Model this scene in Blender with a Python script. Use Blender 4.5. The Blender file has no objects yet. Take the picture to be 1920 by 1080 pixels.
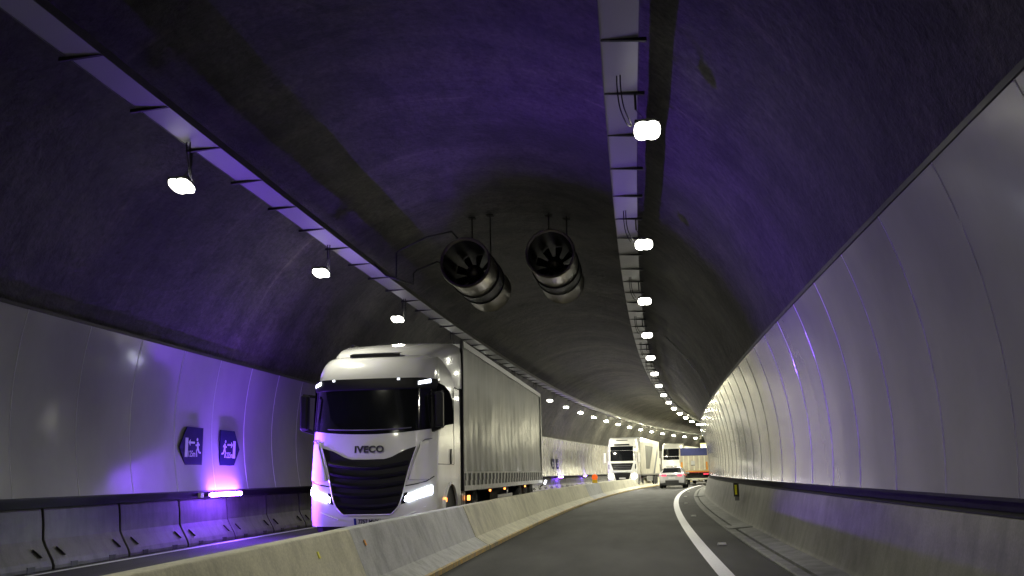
import bpy, bmesh, math, random
import numpy as np
from mathutils import Vector, Matrix, noise as mnoise
random.seed(7)
sc = bpy.context.scene
C = sc.collection

# ------------------------------------------------------------------ camera
YAW, PITCH, ROLL, CAMH = -0.103645, 0.196277, 0.018937, 1.2967
cam_d = bpy.data.cameras.new('camera'); cam = bpy.data.objects.new('camera', cam_d); C.objects.link(cam)
cam_d.sensor_width = 36.0; cam_d.lens = 36.0 * 1752.0 / 1920.0
cam_d.clip_start = 0.05; cam_d.clip_end = 2000
fwd = Vector((math.sin(YAW)*math.cos(PITCH), math.cos(YAW)*math.cos(PITCH), math.sin(PITCH)))
R0 = Vector((math.cos(YAW), -math.sin(YAW), 0)); U0 = R0.cross(fwd)
cs, sn = math.cos(ROLL), math.sin(ROLL)
Rr = R0*cs - U0*sn; Uu = R0*sn + U0*cs
m = Matrix((( Rr.x, Uu.x, -fwd.x, 0), (Rr.y, Uu.y, -fwd.y, 0), (Rr.z, Uu.z, -fwd.z, CAMH), (0,0,0,1)))
cam.matrix_world = m
sc.camera = cam

# ------------------------------------------------------------------ world, exposure
w = bpy.data.worlds.new('World'); sc.world = w; w.use_nodes = True
w.node_tree.nodes['Background'].inputs[0].default_value = (0.02, 0.02, 0.025, 1)
w.node_tree.nodes['Background'].inputs[1].default_value = 0.05
sc.view_settings.view_transform = 'Standard'; sc.view_settings.look = 'None'
sc.view_settings.exposure = 0.0; sc.view_settings.gamma = 1.0
cy = sc.cycles
cy.use_denoising = True
cy.max_bounces = 6; cy.diffuse_bounces = 3; cy.glossy_bounces = 3; cy.transmission_bounces = 2
cy.caustics_reflective = False; cy.caustics_refractive = False
cy.sample_clamp_indirect = 4.0
LAMP_S = 16.0       # floodlight lens radiance
LAMP_W = 84.0       # floodlight beam power
STRIP_S = 200.0      # violet tube radiance
STRIP_W = 470.0     # violet beam power, thrown across the road

# ------------------------------------------------------------------ path of the tunnel
_S = np.arange(-50, 190.01, 0.25)
_k = 0.0015163761 + 8.293e-8*_S + 1.42227e-7*_S**2
_k = np.where(_S < -10, 0.0015163761, _k)
_k = np.minimum(_k, 0.0034)
_h = np.cumsum(_k)*0.25; _h -= np.interp(0, _S, _h)
_x = np.cumsum(np.sin(_h))*.25; _y = np.cumsum(np.cos(_h))*.25
_x -= np.interp(0, _S, _x); _y -= np.interp(0, _S, _y)
def hd(s): return float(np.interp(s, _S, _h))
def W(s, a, z=0.0):
    h = hd(s)
    return Vector((float(np.interp(s, _S, _x)) + a*math.cos(h), float(np.interp(s, _S, _y)) - a*math.sin(h), z))

# ------------------------------------------------------------------ materials
MATS = {}
def nt(name):
    mt = bpy.data.materials.new(name); mt.use_nodes = True
    t = mt.node_tree; b = t.nodes['Principled BSDF']
    MATS[name] = mt
    return mt, t, b
def plain(name, col, rough=0.5, metal=0.0, coat=0.0, var=0.12, scale=6.0, spec=0.5):
    mt, t, b = nt(name)
    n = t.nodes.new('ShaderNodeTexNoise'); n.inputs['Scale'].default_value = scale; n.inputs['Detail'].default_value = 5
    tc = t.nodes.new('ShaderNodeTexCoord'); t.links.new(tc.outputs['Object'], n.inputs['Vector'])
    r = t.nodes.new('ShaderNodeValToRGB'); r.color_ramp.elements[0].position = .3; r.color_ramp.elements[1].position = .7
    r.color_ramp.elements[0].color = (*[c*(1-var) for c in col], 1); r.color_ramp.elements[1].color = (*[min(1, c*(1+var)) for c in col], 1)
    t.links.new(n.outputs['Fac'], r.inputs['Fac']); t.links.new(r.outputs['Color'], b.inputs['Base Color'])
    mr = t.nodes.new('ShaderNodeMapRange'); mr.inputs['To Min'].default_value = max(0.02, rough*.8); mr.inputs['To Max'].default_value = min(1, rough*1.25)
    t.links.new(n.outputs['Fac'], mr.inputs['Value']); t.links.new(mr.outputs['Result'], b.inputs['Roughness'])
    b.inputs['Metallic'].default_value = metal; b.inputs['Coat Weight'].default_value = coat; b.inputs['Coat Roughness'].default_value = .06
    b.inputs['Specular IOR Level'].default_value = spec
    return mt
def emit(name, col, s, base=(0.6, 0.6, 0.6)):
    mt, t, b = nt(name)
    b.inputs['Base Color'].default_value = (*base, 1)
    b.inputs['Emission Color'].default_value = (*col, 1); b.inputs['Emission Strength'].default_value = s
    return mt
def node(t, typ, **kw):
    n = t.nodes.new(typ)
    for k, v in kw.items():
        if k in n.inputs: n.inputs[k].default_value = v
        else: setattr(n, k, v)
    return n
def ramp(t, src, stops):
    r = t.nodes.new('ShaderNodeValToRGB'); e = r.color_ramp.elements
    while len(e) < len(stops): e.new(0.5)
    for q, (p, c) in zip(e, stops): q.position = p; q.color = (*c, 1) if len(c) == 3 else c
    t.links.new(src, r.inputs['Fac']); return r.outputs['Color']
def mix(t, a, b_, fac, mode='MIX'):
    m_ = t.nodes.new('ShaderNodeMix'); m_.data_type = 'RGBA'; m_.blend_type = mode
    for sock, v in ((m_.inputs[0], fac), (m_.inputs[6], a), (m_.inputs[7], b_)):
        if hasattr(v, 'is_linked') or hasattr(v, 'links'): t.links.new(v, sock)
        else: sock.default_value = v if isinstance(v, float) else (*v, 1)
    return m_.outputs[2]
def mapped(t, sx, sy, sz=1.0, kind='UV'):
    tc = t.nodes.new('ShaderNodeTexCoord'); mp = t.nodes.new('ShaderNodeMapping')
    mp.inputs['Scale'].default_value = (sx, sy, sz); t.links.new(tc.outputs[kind], mp.inputs['Vector'])
    return mp.outputs['Vector']
def nz(t, vec, scale=1.0, detail=5.0, rough=.55):
    n = t.nodes.new('ShaderNodeTexNoise'); n.inputs['Scale'].default_value = scale; n.inputs['Detail'].default_value = detail
    n.inputs['Roughness'].default_value = rough
    t.links.new(vec, n.inputs['Vector']); return n.outputs['Fac']
def bump(t, b, h, strength, dist):
    bp = t.nodes.new('ShaderNodeBump'); bp.inputs['Strength'].default_value = strength; bp.inputs['Distance'].default_value = dist
    t.links.new(h, bp.inputs['Height']); t.links.new(bp.outputs['Normal'], b.inputs['Normal'])

# sprayed concrete of the vault: grey with dark damp bands running round the arch and pale mineral runs
mt, t, b = nt('vault_concrete')
big = nz(t, mapped(t, .16, .10), 1, 4); run = nz(t, mapped(t, .9, .12), 1, 5, .6); fine = nz(t, mapped(t, 9, 9), 1, 6, .7)
c1 = ramp(t, big, [(.34, (.028, .027, .025)), (.66, (.078, .075, .066))])
c2 = ramp(t, run, [(.36, (.55, .55, .55)), (.52, (1, 1, 1)), (.70, (1.5, 1.46, 1.3))])
c = mix(t, c1, c2, 1.0, 'MULTIPLY'); c = mix(t, c, ramp(t, fine, [(.35, (.60, .60, .60)), (.62, (1.25, 1.25, 1.25))]), 1.0, 'MULTIPLY')
blot = nz(t, mapped(t, 1.1, 1.4), 1, 6, .68); c = mix(t, c, ramp(t, blot, [(.40, (.55, .55, .56)), (.52, (1, 1, 1)), (.64, (1.0, 1.0, 1.0)), (.74, (1.9, 1.85, 1.7))]), 1.0, 'MULTIPLY')
drip = nz(t, mapped(t, 3.2, .22), 1, 4, .6); c = mix(t, c, ramp(t, drip, [(.60, (1, 1, 1)), (.70, (1.7, 1.65, 1.5))]), 1.0, 'MULTIPLY')
t.links.new(c, b.inputs['Base Color']); b.inputs['Roughness'].default_value = .72
lump = nz(t, mapped(t, 2.6, 2.6), 1, 7, .7)
bump(t, b, lump, .9, .09)
# enamelled wall panels
mt, t, b = nt('panel_enamel')
dirt = nz(t, mapped(t, .7, .5), 1, 5, .6)
c = ramp(t, dirt, [(.3, (.33, .325, .335)), (.65, (.40, .395, .405))])
t.links.new(c, b.inputs['Base Color'])
rr = node(t, 'ShaderNodeMapRange'); rr.inputs['To Min'].default_value = .10; rr.inputs['To Max'].default_value = .22
t.links.new(dirt, rr.inputs['Value']); t.links.new(rr.outputs['Result'], b.inputs['Roughness'])
b.inputs['Coat Weight'].default_value = .8; b.inputs['Coat Roughness'].default_value = .09; b.inputs['Specular IOR Level'].default_value = .5
wav = nz(t, mapped(t, .42, .55), 1, 2, .5)
bump(t, b, wav, .30, .05)
plain('panel_joint', (.66, .65, .68), .42, metal=.1, coat=.35, var=.03)
# asphalt
mt, t, b = nt('asphalt')
f1 = nz(t, mapped(t, 60, 60, 60, 'Object'), 1, 4, .7); f2 = nz(t, mapped(t, .35, 1.6, 1), 1, 5)
c = mix(t, ramp(t, f1, [(.3, (.024, .024, .025)), (.7, (.066, .066, .066))]), ramp(t, f2, [(.3, (.66, .66, .66)), (.7, (1.3, 1.3, 1.28))]), 1.0, 'MULTIPLY')
t.links.new(c, b.inputs['Base Color']); b.inputs['Roughness'].default_value = .78; b.inputs['Specular IOR Level'].default_value = .35
bump(t, b, f1, .5, .01)
def concrete(name, lo, hi, streak=(.55, 1.05), rough=.7, yellow=None, sc_=1.0):
    mt, t, b = nt(name)
    v = nz(t, mapped(t, 2.2*sc_, 2.2*sc_, 2.2*sc_, 'Object'), 1, 6, .62)
    st = nz(t, mapped(t, 5*sc_, 5*sc_, .7*sc_, 'Object'), 1, 4, .6)
    fn = nz(t, mapped(t, 45, 45, 45, 'Object'), 1, 4, .6)
    c = ramp(t, v, [(.3, lo), (.7, hi)])
    c = mix(t, c, ramp(t, st, [(.36, (streak[0],)*3), (.55, (streak[1],)*3)]), 1.0, 'MULTIPLY')
    c = mix(t, c, ramp(t, fn, [(.35, (.86,)*3), (.65, (1.08,)*3)]), 1.0, 'MULTIPLY')
    t.links.new(c, b.inputs['Base Color']); b.inputs['Roughness'].default_value = rough
    bump(t, b, v, .3, .02); return mt
concrete('barrier_concrete', (.50, .48, .36), (.66, .63, .47), (.82, 1.03))
concrete('barrier_concrete_cool', (.40, .405, .405), (.52, .525, .52), (.78, 1.03))
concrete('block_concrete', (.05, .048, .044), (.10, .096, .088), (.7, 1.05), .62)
concrete('wall_concrete', (.17, .168, .145), (.27, .265, .23), (.85, 1.03))
concrete('kerb_concrete', (.16, .165, .155), (.27, .275, .26), (.8, 1.03))
mt, t, b = nt('road_paint')
v = nz(t, mapped(t, 30, 30, 30, 'Object'), 1, 5, .7); t.links.new(ramp(t, v, [(.33, (.45, .45, .48)), (.43, (.86, .86, .92))]), b.inputs['Base Color']); b.inputs['Roughness'].default_value = .5
mt, t, b = nt('yellow_paint')
v = nz(t, mapped(t, 7, 7, 7, 'Object'), 1, 6, .75); t.links.new(ramp(t, v, [(.42, (.28, .26, .18)), (.58, (.60, .40, .10))]), b.inputs['Base Color']); b.inputs['Roughness'].default_value = .6
# galvanised tray with fine perforation
mt, t, b = nt('tray_steel')
tc = node(t, 'ShaderNodeTexCoord'); sp = node(t, 'ShaderNodeSeparateXYZ'); t.links.new(tc.outputs['UV'], sp.inputs[0])
def saw(out, f):
    m1 = node(t, 'ShaderNodeMath', operation='MULTIPLY'); t.links.new(out, m1.inputs[0]); m1.inputs[1].default_value = f
    m2 = node(t, 'ShaderNodeMath', operation='SINE'); t.links.new(m1.outputs[0], m2.inputs[0]); return m2.outputs[0]
m3 = node(t, 'ShaderNodeMath', operation='MAXIMUM'); t.links.new(saw(sp.outputs[0], 2*math.pi/.05), m3.inputs[0]); t.links.new(saw(sp.outputs[1], 2*math.pi/.032), m3.inputs[1])
c = ramp(t, m3.outputs[0], [(.0, (.42, .42, .42)), (.9, (.50, .50, .49)), (.97, (.34, .34, .34))])
t.links.new(c, b.inputs['Base Color']); b.inputs['Metallic'].default_value = .35; b.inputs['Roughness'].default_value = .5
plain('duct_dark', (.03, .03, .032), .75, spec=.2)
plain('hanger_grey', (.035, .034, .031), .85, spec=.1)
plain('dark_steel', (.045, .045, .045), .5, .6)
plain('grey_steel', (.22, .22, .22), .45, .7)
plain('cable_black', (.012, .012, .012), .55)
plain('conduit_steel', (.35, .36, .36), .35, .8)
plain('fan_steel', (.20, .18, .145), .36, 1.0, var=.25, scale=2.0)
plain('fan_dark', (.012, .012, .013), .6)
plain('fan_hub', (.55, .5, .42), .35, .9)
emit('lamp_glow', (1.0, .99, .86), LAMP_S, (.9, .9, .9))
emit('lamp_glow_far', (1.0, .95, .68), LAMP_S*7, (.9, .9, .9))
emit('lamp_glow_deep', (1.0, .94, .64), LAMP_S*36, (.9, .9, .9))
emit('violet_glow', (.20, .055, 1.0), STRIP_S, (.7, .6, .9))
plain('truck_white', (.80, .80, .80), .2, coat=.9, var=.05, scale=1.6)
plain('truck_white_warm', (.80, .79, .74), .25, coat=.8, var=.02)
plain('grille_black', (.008, .008, .010), .45, spec=.25)
plain('grille_slat', (.012, .012, .016), .5, spec=.15)
plain('glass_dark', (.008, .009, .011), .06, coat=1.0, var=.0)
plain('side_glass', (.006, .006, .008), .3, spec=.0, var=.0).node_tree.nodes['Principled BSDF'].inputs['IOR'].default_value = 1.01
plain('rubber', (.014, .014, .014), .75)
plain('chassis_black', (.012, .012, .012), .6)
plain('tank_steel', (.42, .43, .43), .3, .9)
plain('chrome_grey', (.30, .30, .31), .3, .8)
plain('logo_grey', (.05, .05, .055), .35, .5)
plain('plate_white', (.62, .62, .60), .4, var=.03)
plain('eu_blue', (.01, .02, .25), .4)
plain('ink', (.01, .01, .012), .5)
plain('orange_lens', (.6, .12, .02), .3)
emit('orange_lit', (1, .30, .06), 5.0, (.6, .1, .02))
emit('beacon_orange', (1, .14, .01), .7, (.7, .1, .01))
emit('headlight', (.80, .88, 1.0), 42.0, (.8, .8, .8))
emit('headlight_far', (1.0, .97, .90), 45.0, (.8, .8, .8))
emit('marker_light', (.85, .9, 1.0), 5.0, (.8, .8, .8))
emit('tail_light', (1.0, .05, .10), 2.6, (.5, .01, .02))
plain('sign_blue', (.008, .008, .035), .7, var=.05, spec=.08)
plain('sign_white', (.50, .50, .55), .4, var=.05)
plain('delineator_yellow', (.85, .80, .02), .4, var=.02)
plain('beacon_yellow', (.7, .45, .02), .5)
plain('stud_white', (.9, .9, .9), .2, var=.0)
# trailer curtain: grey-silver tarpaulin, dirty vertical streaks
mt, t, b = nt('curtain_grey')
v = nz(t, mapped(t, 1, 2.2, .22, 'Object'), 1, 6, .6); v2 = nz(t, mapped(t, 1, .6, .9, 'Object'), 1, 3, .5)
c = mix(t, ramp(t, v, [(.30, (.07, .075, .068)), (.66, (.135, .142, .13))]), ramp(t, v2, [(.3, (.7, .72, .7)), (.7, (1.2, 1.15, 1.1))]), 1.0, 'MULTIPLY')
t.links.new(c, b.inputs['Base Color']); b.inputs['Roughness'].default_value = .5; b.inputs['Coat Weight'].default_value = .06; b.inputs['Coat Roughness'].default_value = .2
bump(t, b, v, .5, .03)
plain('rail_steel', (.36, .36, .34), .4, .6, var=.3)
plain('strap_grey', (.30, .30, .28), .5, var=.3)
plain('strap_dark', (.03, .03, .03), .5)
plain('curtain_cream', (.66, .63, .52), .5, var=.15, scale=1.5)
plain('curtain_stripe', (.14, .15, .17), .5)
plain('silver_top', (.75, .78, .8), .35, coat=.4)
plain('tipper_blue', (.045, .055, .20), .6, var=.15, scale=2)
plain('tipper_cream', (.62, .56, .42), .5, var=.2, scale=2)
plain('tipper_orange', (.85, .36, .04), .5)
plain('red_band', (.5, .04, .02), .5)
plain('box_cream', (.82, .80, .62), .4)
plain('box_olive', (.36, .36, .16), .5)
plain('car_silver', (.66, .64, .66), .2, .25, coat=1.0, var=.02)
plain('car_trim', (.015, .015, .016), .5)
plain('letter_grey', (.25, .25, .24), .5)
M = MATS

# ------------------------------------------------------------------ mesh builder
class MB:
    def __init__(s): s.v = []; s.f = []; s.m = []; s.uv = {}
    def add(s, vs, fs, mi=0):
        o = len(s.v); s.v += [Vector(p) for p in vs]; s.f += [tuple(i+o for i in f) for f in fs]; s.m += [mi]*len(fs); return o
    def box(s, x0, x1, y0, y1, z0, z1, mi=0, T=None):
        vs = [Vector((x, y, z)) for z in (z0, z1) for y in (y0, y1) for x in (x0, x1)]
        if T: vs = [T(p) for p in vs]
        s.add(vs, [(0,2,3,1), (4,5,7,6), (0,1,5,4), (2,6,7,3), (0,4,6,2), (1,3,7,5)], mi)
    def bar(s, p, q, wx, wy, mi=0):
        p, q = Vector(p), Vector(q); d = (q-p).normalized(); u = d.cross(Vector((0,0,1)))
        if u.length < .05: u = Vector((1,0,0))
        u.normalize(); w_ = d.cross(u)
        vs = [e + u*a*wx/2 + w_*b_*wy/2 for e in (p, q) for a, b_ in ((-1,-1),(1,-1),(1,1),(-1,1))]
        s.add(vs, [(0,1,2,3), (7,6,5,4), (0,4,5,1), (1,5,6,2), (2,6,7,3), (3,7,4,0)], mi)
    def tube(s, pts, r, n=8, mi=0, caps=True):
        pts = [Vector(p) for p in pts]; rows = []; up = None
        rs = r if isinstance(r, (list, tuple)) else [r]*len(pts)
        for i, p in enumerate(pts):
            d = (pts[min(i+1, len(pts)-1)] - pts[max(i-1, 0)]).normalized()
            if up is None:
                up = Vector((0,0,1)) if abs(d.z) < .9 else Vector((1,0,0))
            u = d.cross(up).normalized(); up = u.cross(d).normalized()
            rows.append([p + (u*math.cos(a) + up*math.sin(a))*rs[i] for a in [2*math.pi*k/n for k in range(n)]])
        o = len(s.v)
        s.add([q for row in rows for q in row], [(i*n+k, i*n+(k+1)%n, (i+1)*n+(k+1)%n, (i+1)*n+k) for i in range(len(pts)-1) for k in range(n)], mi)
        if caps:
            s.f += [tuple(o+k for k in reversed(range(n))), tuple(o+(len(pts)-1)*n+k for k in range(n))]; s.m += [mi, mi]
    def lathe(s, prof, c, axis='Y', n=32, mi=0):
        # prof: (distance along axis, radius)
        rows = []
        for t_, r in prof:
            row = []
            for k in range(n):
                a = 2*math.pi*k/n; u, v = r*math.cos(a), r*math.sin(a)
                row.append(Vector(c) + {'Y': Vector((u, t_, v)), 'X': Vector((t_, u, v)), 'Z': Vector((u, v, t_))}[axis])
            rows.append(row)
        s.add([q for row in rows for q in row], [(i*n+k, (i+1)*n+k, (i+1)*n+(k+1)%n, i*n+(k+1)%n) for i in range(len(rows)-1) for k in range(n)], mi)
    def grid(s, rows, mi=0, uvs=None, closed=False):
        n = len(rows[0]); o = len(s.v); s.v += [Vector(p) for row in rows for p in row]
        if uvs:
            for i, row in enumerate(uvs):
                for j, q in enumerate(row): s.uv[o+i*n+j] = q
        for i in range(len(rows)-1):
            for j in range(n if closed else n-1):
                j2 = (j+1) % n
                s.f.append((o+i*n+j, o+(i+1)*n+j, o+(i+1)*n+j2, o+i*n+j2)); s.m.append(mi)
    def prism(s, poly, y0, y1, mi=0, T=None):
        # poly in (x,z), extruded along y
        n = len(poly); vs = [Vector((x, y, z)) for y in (y0, y1) for x, z in poly]
        if T: vs = [T(p) for p in vs]
        s.add(vs, [tuple(range(n)), tuple(range(2*n-1, n-1, -1))] + [(i, i+n, (i+1) % n + n, (i+1) % n) for i in range(n)], mi)
    def sweep(s, prof, s0, s1, ds=1.0, mi=0, closed=True, caps=True, wob=None, uv=False):
        n_ = max(1, int(math.ceil((s1-s0)/ds))); rows = []; uvs = []
        ar = [0.0]
        for i in range(1, len(prof)): ar.append(ar[-1]+math.hypot(prof[i][0]-prof[i-1][0], prof[i][1]-prof[i-1][1]))
        for i in range(n_+1):
            q = s0 + (s1-s0)*i/n_
            rows.append([W(q, a, z) + (wob(q, a, z) if wob else Vector((0,0,0))) for a, z in prof]); uvs.append([(q, r) for r in ar])
        o = len(s.v); s.grid(rows, mi, uvs if uv else None, closed)
        if closed and caps:
            k = len(prof); s.f += [tuple(o+j for j in range(k)), tuple(o+n_*k+j for j in reversed(range(k)))]; s.m += [mi, mi]
    def build(s, name, mats, parent=None, loc=None, smooth=None, bevel=0, fix=True):
        me = bpy.data.meshes.new(name); org = Vector(loc) if loc is not None else (Vector(parent['org']) if parent and 'org' in parent else Vector((0,0,0)))
        me.from_pydata([v-org for v in s.v], [], s.f)
        if not isinstance(mats, (list, tuple)): mats = [mats]
        for q in mats: me.materials.append(q)
        me.polygons.foreach_set('material_index', s.m)
        if s.uv:
            ul = me.uv_layers.new(name='UVMap')
            for lp in me.loops: ul.data[lp.index].uv = s.uv.get(lp.vertex_index, (0, 0))
        if fix:
            bm = bmesh.new(); bm.from_mesh(me); bmesh.ops.recalc_face_normals(bm, faces=bm.faces); bm.to_mesh(me); bm.free()
        if smooth is not None:
            me.polygons.foreach_set('use_smooth', [True]*len(me.polygons)); me.set_sharp_from_angle(angle=math.radians(smooth))
        me.update()
        o = bpy.data.objects.new(name, me); C.objects.link(o)
        if parent: o.parent = parent
        elif loc is not None: o.location = org
        if bevel:
            bv = o.modifiers.new('bevel', 'BEVEL'); bv.width = bevel; bv.segments = 2; bv.limit_method = 'ANGLE'; bv.angle_limit = math.radians(40)
        return o
def thing(name, label, cat, loc=(0,0,0), rz=0, group=None, org=False):
    o = bpy.data.objects.new(name, None); C.objects.link(o); o.location = loc; o.rotation_euler = (0, 0, rz); o.empty_display_size = .3
    o['label'] = label; o['category'] = cat
    if group: o['group'] = group
    if org: o['org'] = list(loc)       # children given in world coordinates are shifted by this
    return o
def tag(o, label, cat, group=None):
    o['label'] = label; o['category'] = cat
    if group: o['group'] = group
    return o
def struct(o): o['kind'] = 'structure'; return o
def dup(root, loc, rz, label, link_parts=True):
    r = root.copy(); C.objects.link(r); r.location = loc; r.rotation_euler = (0, 0, rz); r['label'] = label
    if link_parts:
        for ch in list(root.children):
            c_ = ch.copy(); C.objects.link(c_); c_.parent = r
            for g_ in list(ch.children):
                d_ = g_.copy(); C.objects.link(d_); d_.parent = c_
    return r
def text(name, body, size, mat, parent, M4, ext=.004, bold=0.0, sx=1.0, space=1.0):
    cu = bpy.data.curves.new(name, 'FONT'); cu.body = body; cu.size = size; cu.extrude = ext; cu.offset = bold
    cu.align_x = 'CENTER'; cu.align_y = 'CENTER'; cu.space_character = space; cu.resolution_u = 3
    tmp = bpy.data.objects.new('tmp', cu); C.objects.link(tmp)
    bpy.context.view_layer.update()
    me = bpy.data.meshes.new_from_object(tmp.evaluated_get(bpy.context.evaluated_depsgraph_get()))
    bpy.data.objects.remove(tmp); me.materials.clear(); me.materials.append(mat)
    me.transform(M4 @ Matrix.Diagonal((sx, 1, 1, 1)))
    o = bpy.data.objects.new(name, me); C.objects.link(o); o.parent = parent; return o
ORD = ['nearest', 'second', 'third', 'fourth', 'fifth', 'sixth', 'seventh', 'eighth', 'ninth', 'tenth', 'eleventh', 'twelfth', 'thirteenth', 'fourteenth',
 'fifteenth', 'sixteenth', 'seventeenth', 'eighteenth', 'nineteenth', 'twentieth', 'twenty-first', 'twenty-second', 'twenty-third', 'twenty-fourth', 'twenty-fifth',
 'twenty-sixth', 'twenty-seventh', 'twenty-eighth', 'twenty-ninth', 'thirtieth', 'thirty-first', 'thirty-second', 'thirty-third', 'thirty-fourth', 'thirty-fifth', 'thirty-sixth', 'thirty-seventh', 'thirty-eighth', 'thirty-ninth', 'fortieth', 'forty-first', 'forty-second', 'forty-third', 'forty-fourth', 'forty-fifth', 'forty-sixth', 'forty-seventh', 'forty-eighth', 'forty-ninth', 'fiftieth']

S0, S1 = -24.0, 165.0
CX = -3.0           # lateral centre of the vault
# ------------------------------------------------------------------ road, kerb, lines
mb = MB(); mb.sweep([(-9.1, -.004), (-7, 0), (-5, 0), (-3, 0), (-1, 0), (1, 0), (2.03, 0)], S0, S1, 1.5, closed=False, uv=True)
struct(mb.build('road', M['asphalt']))
mb = MB(); mb.sweep([(2.02, -.1), (2.02, .025), (2.04, .04), (2.19, .035), (2.20, -.05), (2.235, -.05), (2.245, .045), (2.5, .075), (2.62, .08), (2.62, -.1)], S0, 130, 1.0)
kerb = struct(mb.build('kerb', M['kerb_concrete'], smooth=25))
mb = MB(); mb.sweep([(1.12, .004), (1.32, .004)], S0, 125, 1.0, closed=False)
struct(mb.build('road_edge_line', M['road_paint']))
mb = MB(); mb.sweep([(-8.5, .004), (-8.38, .004)], S0, 125, 1.0, closed=False)
struct(mb.build('far_edge_line', M['road_paint']))
# a pair of concrete drain covers set in the kerb
for i, sq in enumerate((21.2, 47.0)):
    mb = MB(); mb.sweep([(2.035, .02), (2.035, .062), (2.56, .098), (2.56, .02)], sq, sq+.75, .4)
    tag(mb.build('drain_cover', M['kerb_concrete'], loc=W(sq, 2.3, .03), bevel=.008), ['pale concrete drain cover slab bridging the slotted kerb nearest the camera', 'small concrete drain cover on the kerb below the far yellow marker'][i], 'drain cover')

# ------------------------------------------------------------------ vault
RV, ZV = 6.1, 1.9
def vault_pt(th, r=RV): return (CX + r*math.sin(th), ZV + r*math.cos(th))
ths = [math.radians(-108.5 + 217*i/72) for i in range(73)]
def vw(q, a, z):
    th = math.atan2(a-CX, z-ZV)
    d = .06*mnoise.noise(Vector((q*.40, th*2.5, 3.1))) + .022*mnoise.noise(Vector((q*1.1, th*6, 9.7))) + .018*mnoise.noise(Vector((q*.7, th*1.2, 21)))
    if z < 4.1: d = abs(d)*.4
    h = hd(q); n2 = Vector((math.sin(th)*math.cos(h), -math.sin(th)*math.sin(h), math.cos(th)))
    return n2*d
mb = MB(); mb.sweep([vault_pt(x) for x in ths], S0, S1, .55, closed=False, wob=vw, uv=True)
struct(mb.build('tunnel_ceiling', M['vault_concrete'], smooth=60, fix=False))
# the concrete dark of the tunnel beyond both ends
for nm, sq in (('tunnel_end', S0), ('tunnel_end', S1)):
    mb = MB(); mb.add([W(sq, *vault_pt(x)) for x in ths], [tuple(range(len(ths)))]); struct(mb.build(nm, M['vault_concrete']))

# ------------------------------------------------------------------ right concrete base wall
mb = MB()
def rw(q, a, z): return Vector((math.cos(hd(q)), 0, 0))*(.012*mnoise.noise(Vector((q*1.1, z*3, 5))) if .15 < z < .9 else 0)
mb.sweep([(2.50, .04), (2.58, .09), (2.60, .13), (2.625, .2), (2.655, .3), (2.70, .46), (2.755, .66), (2.815, .89), (2.83, .905), (3.06, .905), (3.0, .04)], S0, 120, .8, wob=rw)
tag(mb.build('concrete_wall', M['wall_concrete'], loc=W(10, 2.7, 0), smooth=35), 'rough grey concrete footing wall leaning back under the right hand white panels', 'wall')

# ------------------------------------------------------------------ panel cladding (joints every 1.6247 m)
PW = 1.62458
def arc(p, q, sag, n, side):
    # points from p to q bulging outwards by sag
    P, Q = Vector(p), Vector(q); d = Q-P; nrm = Vector((d.y, -d.x)).normalized()*side
    return [tuple(P + d*t_ + nrm*sag*4*t_*(1-t_)) for t_ in [i/n for i in range(n+1)]]
def cladding(name, label, p, q, side, s_first, s_last):
    root = thing(name, label, 'wall cladding', W(12, p[0], p[1]), org=True)
    prof = arc(p, q, .16, 14, side)
    inn = -side*1.0
    s = s_first; k = 0
    while s < s_last:
        mb = MB(); rows = []; uvs = []
        jit = random.uniform(-.004, .004)
        for ds, off in ((.006, .014), (.0065, 0), (.3, -.001), (.6, -.0015), (PW/2, -.002+jit*.4), (PW-.6, -.0015), (PW-.3, -.001), (PW-.0065, 0), (PW-.006, .014)):
            rows.append([W(s+ds, a + side*off, z) for a, z in prof]); uvs.append([(s+ds+k*3.7, i*.2) for i in range(len(prof))])
        mb.grid(rows, 0, uvs)
        # folded top and bottom lips
        for a, z in (prof[0], prof[-1]):
            mb.grid([[W(s+d_, a, z), W(s+d_, a+side*.05, z)] for d_ in (.01, PW-.01)], 1)
        # joint cover strip with its rivets
        mb.grid([[W(s+d_, a-side*(e_+.0015*math.sin(zi*2.1+k)), z) for zi, (a, z) in enumerate(prof)] for d_, e_ in ((-.011, -.014), (-.009, .001), (-.005, .004), (0, .006), (.005, .004), (.009, .001), (.011, -.014))], 1)
        mb.build('panel', [M['panel_enamel'], M['panel_joint']], root, smooth=38)
        s += PW; k += 1
    mb = MB()
    mb.sweep([(q[0]-side*.012, q[1]-.02), (q[0]+side*.06, q[1]-.02), (q[0]+side*.06, q[1]+.035), (q[0]-side*.012, q[1]+.035)], s_first, s_last, 2.0)
    mb.build('top_trim', M['dark_steel'], root)
    mb = MB()
    mb.sweep([(p[0], p[1]-.03), (p[0]+side*.05, p[1]-.03), (p[0]+side*.05, p[1]), (p[0], p[1])], s_first, s_last, 2.0)
    mb.build('bottom_trim', M['duct_dark'], root)
    return root
cladding('wall_cladding', 'glossy white enamel panels curving along the right hand tunnel wall', (2.91, 1.05), (2.55, 3.68), 1, 7.441-7*PW, 100)
cladding('wall_cladding', 'white enamel panels along the left wall behind the oncoming lorries', (-8.67, 1.08), (-8.66, 3.84), -1, 12.647-5*PW, 132)

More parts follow.
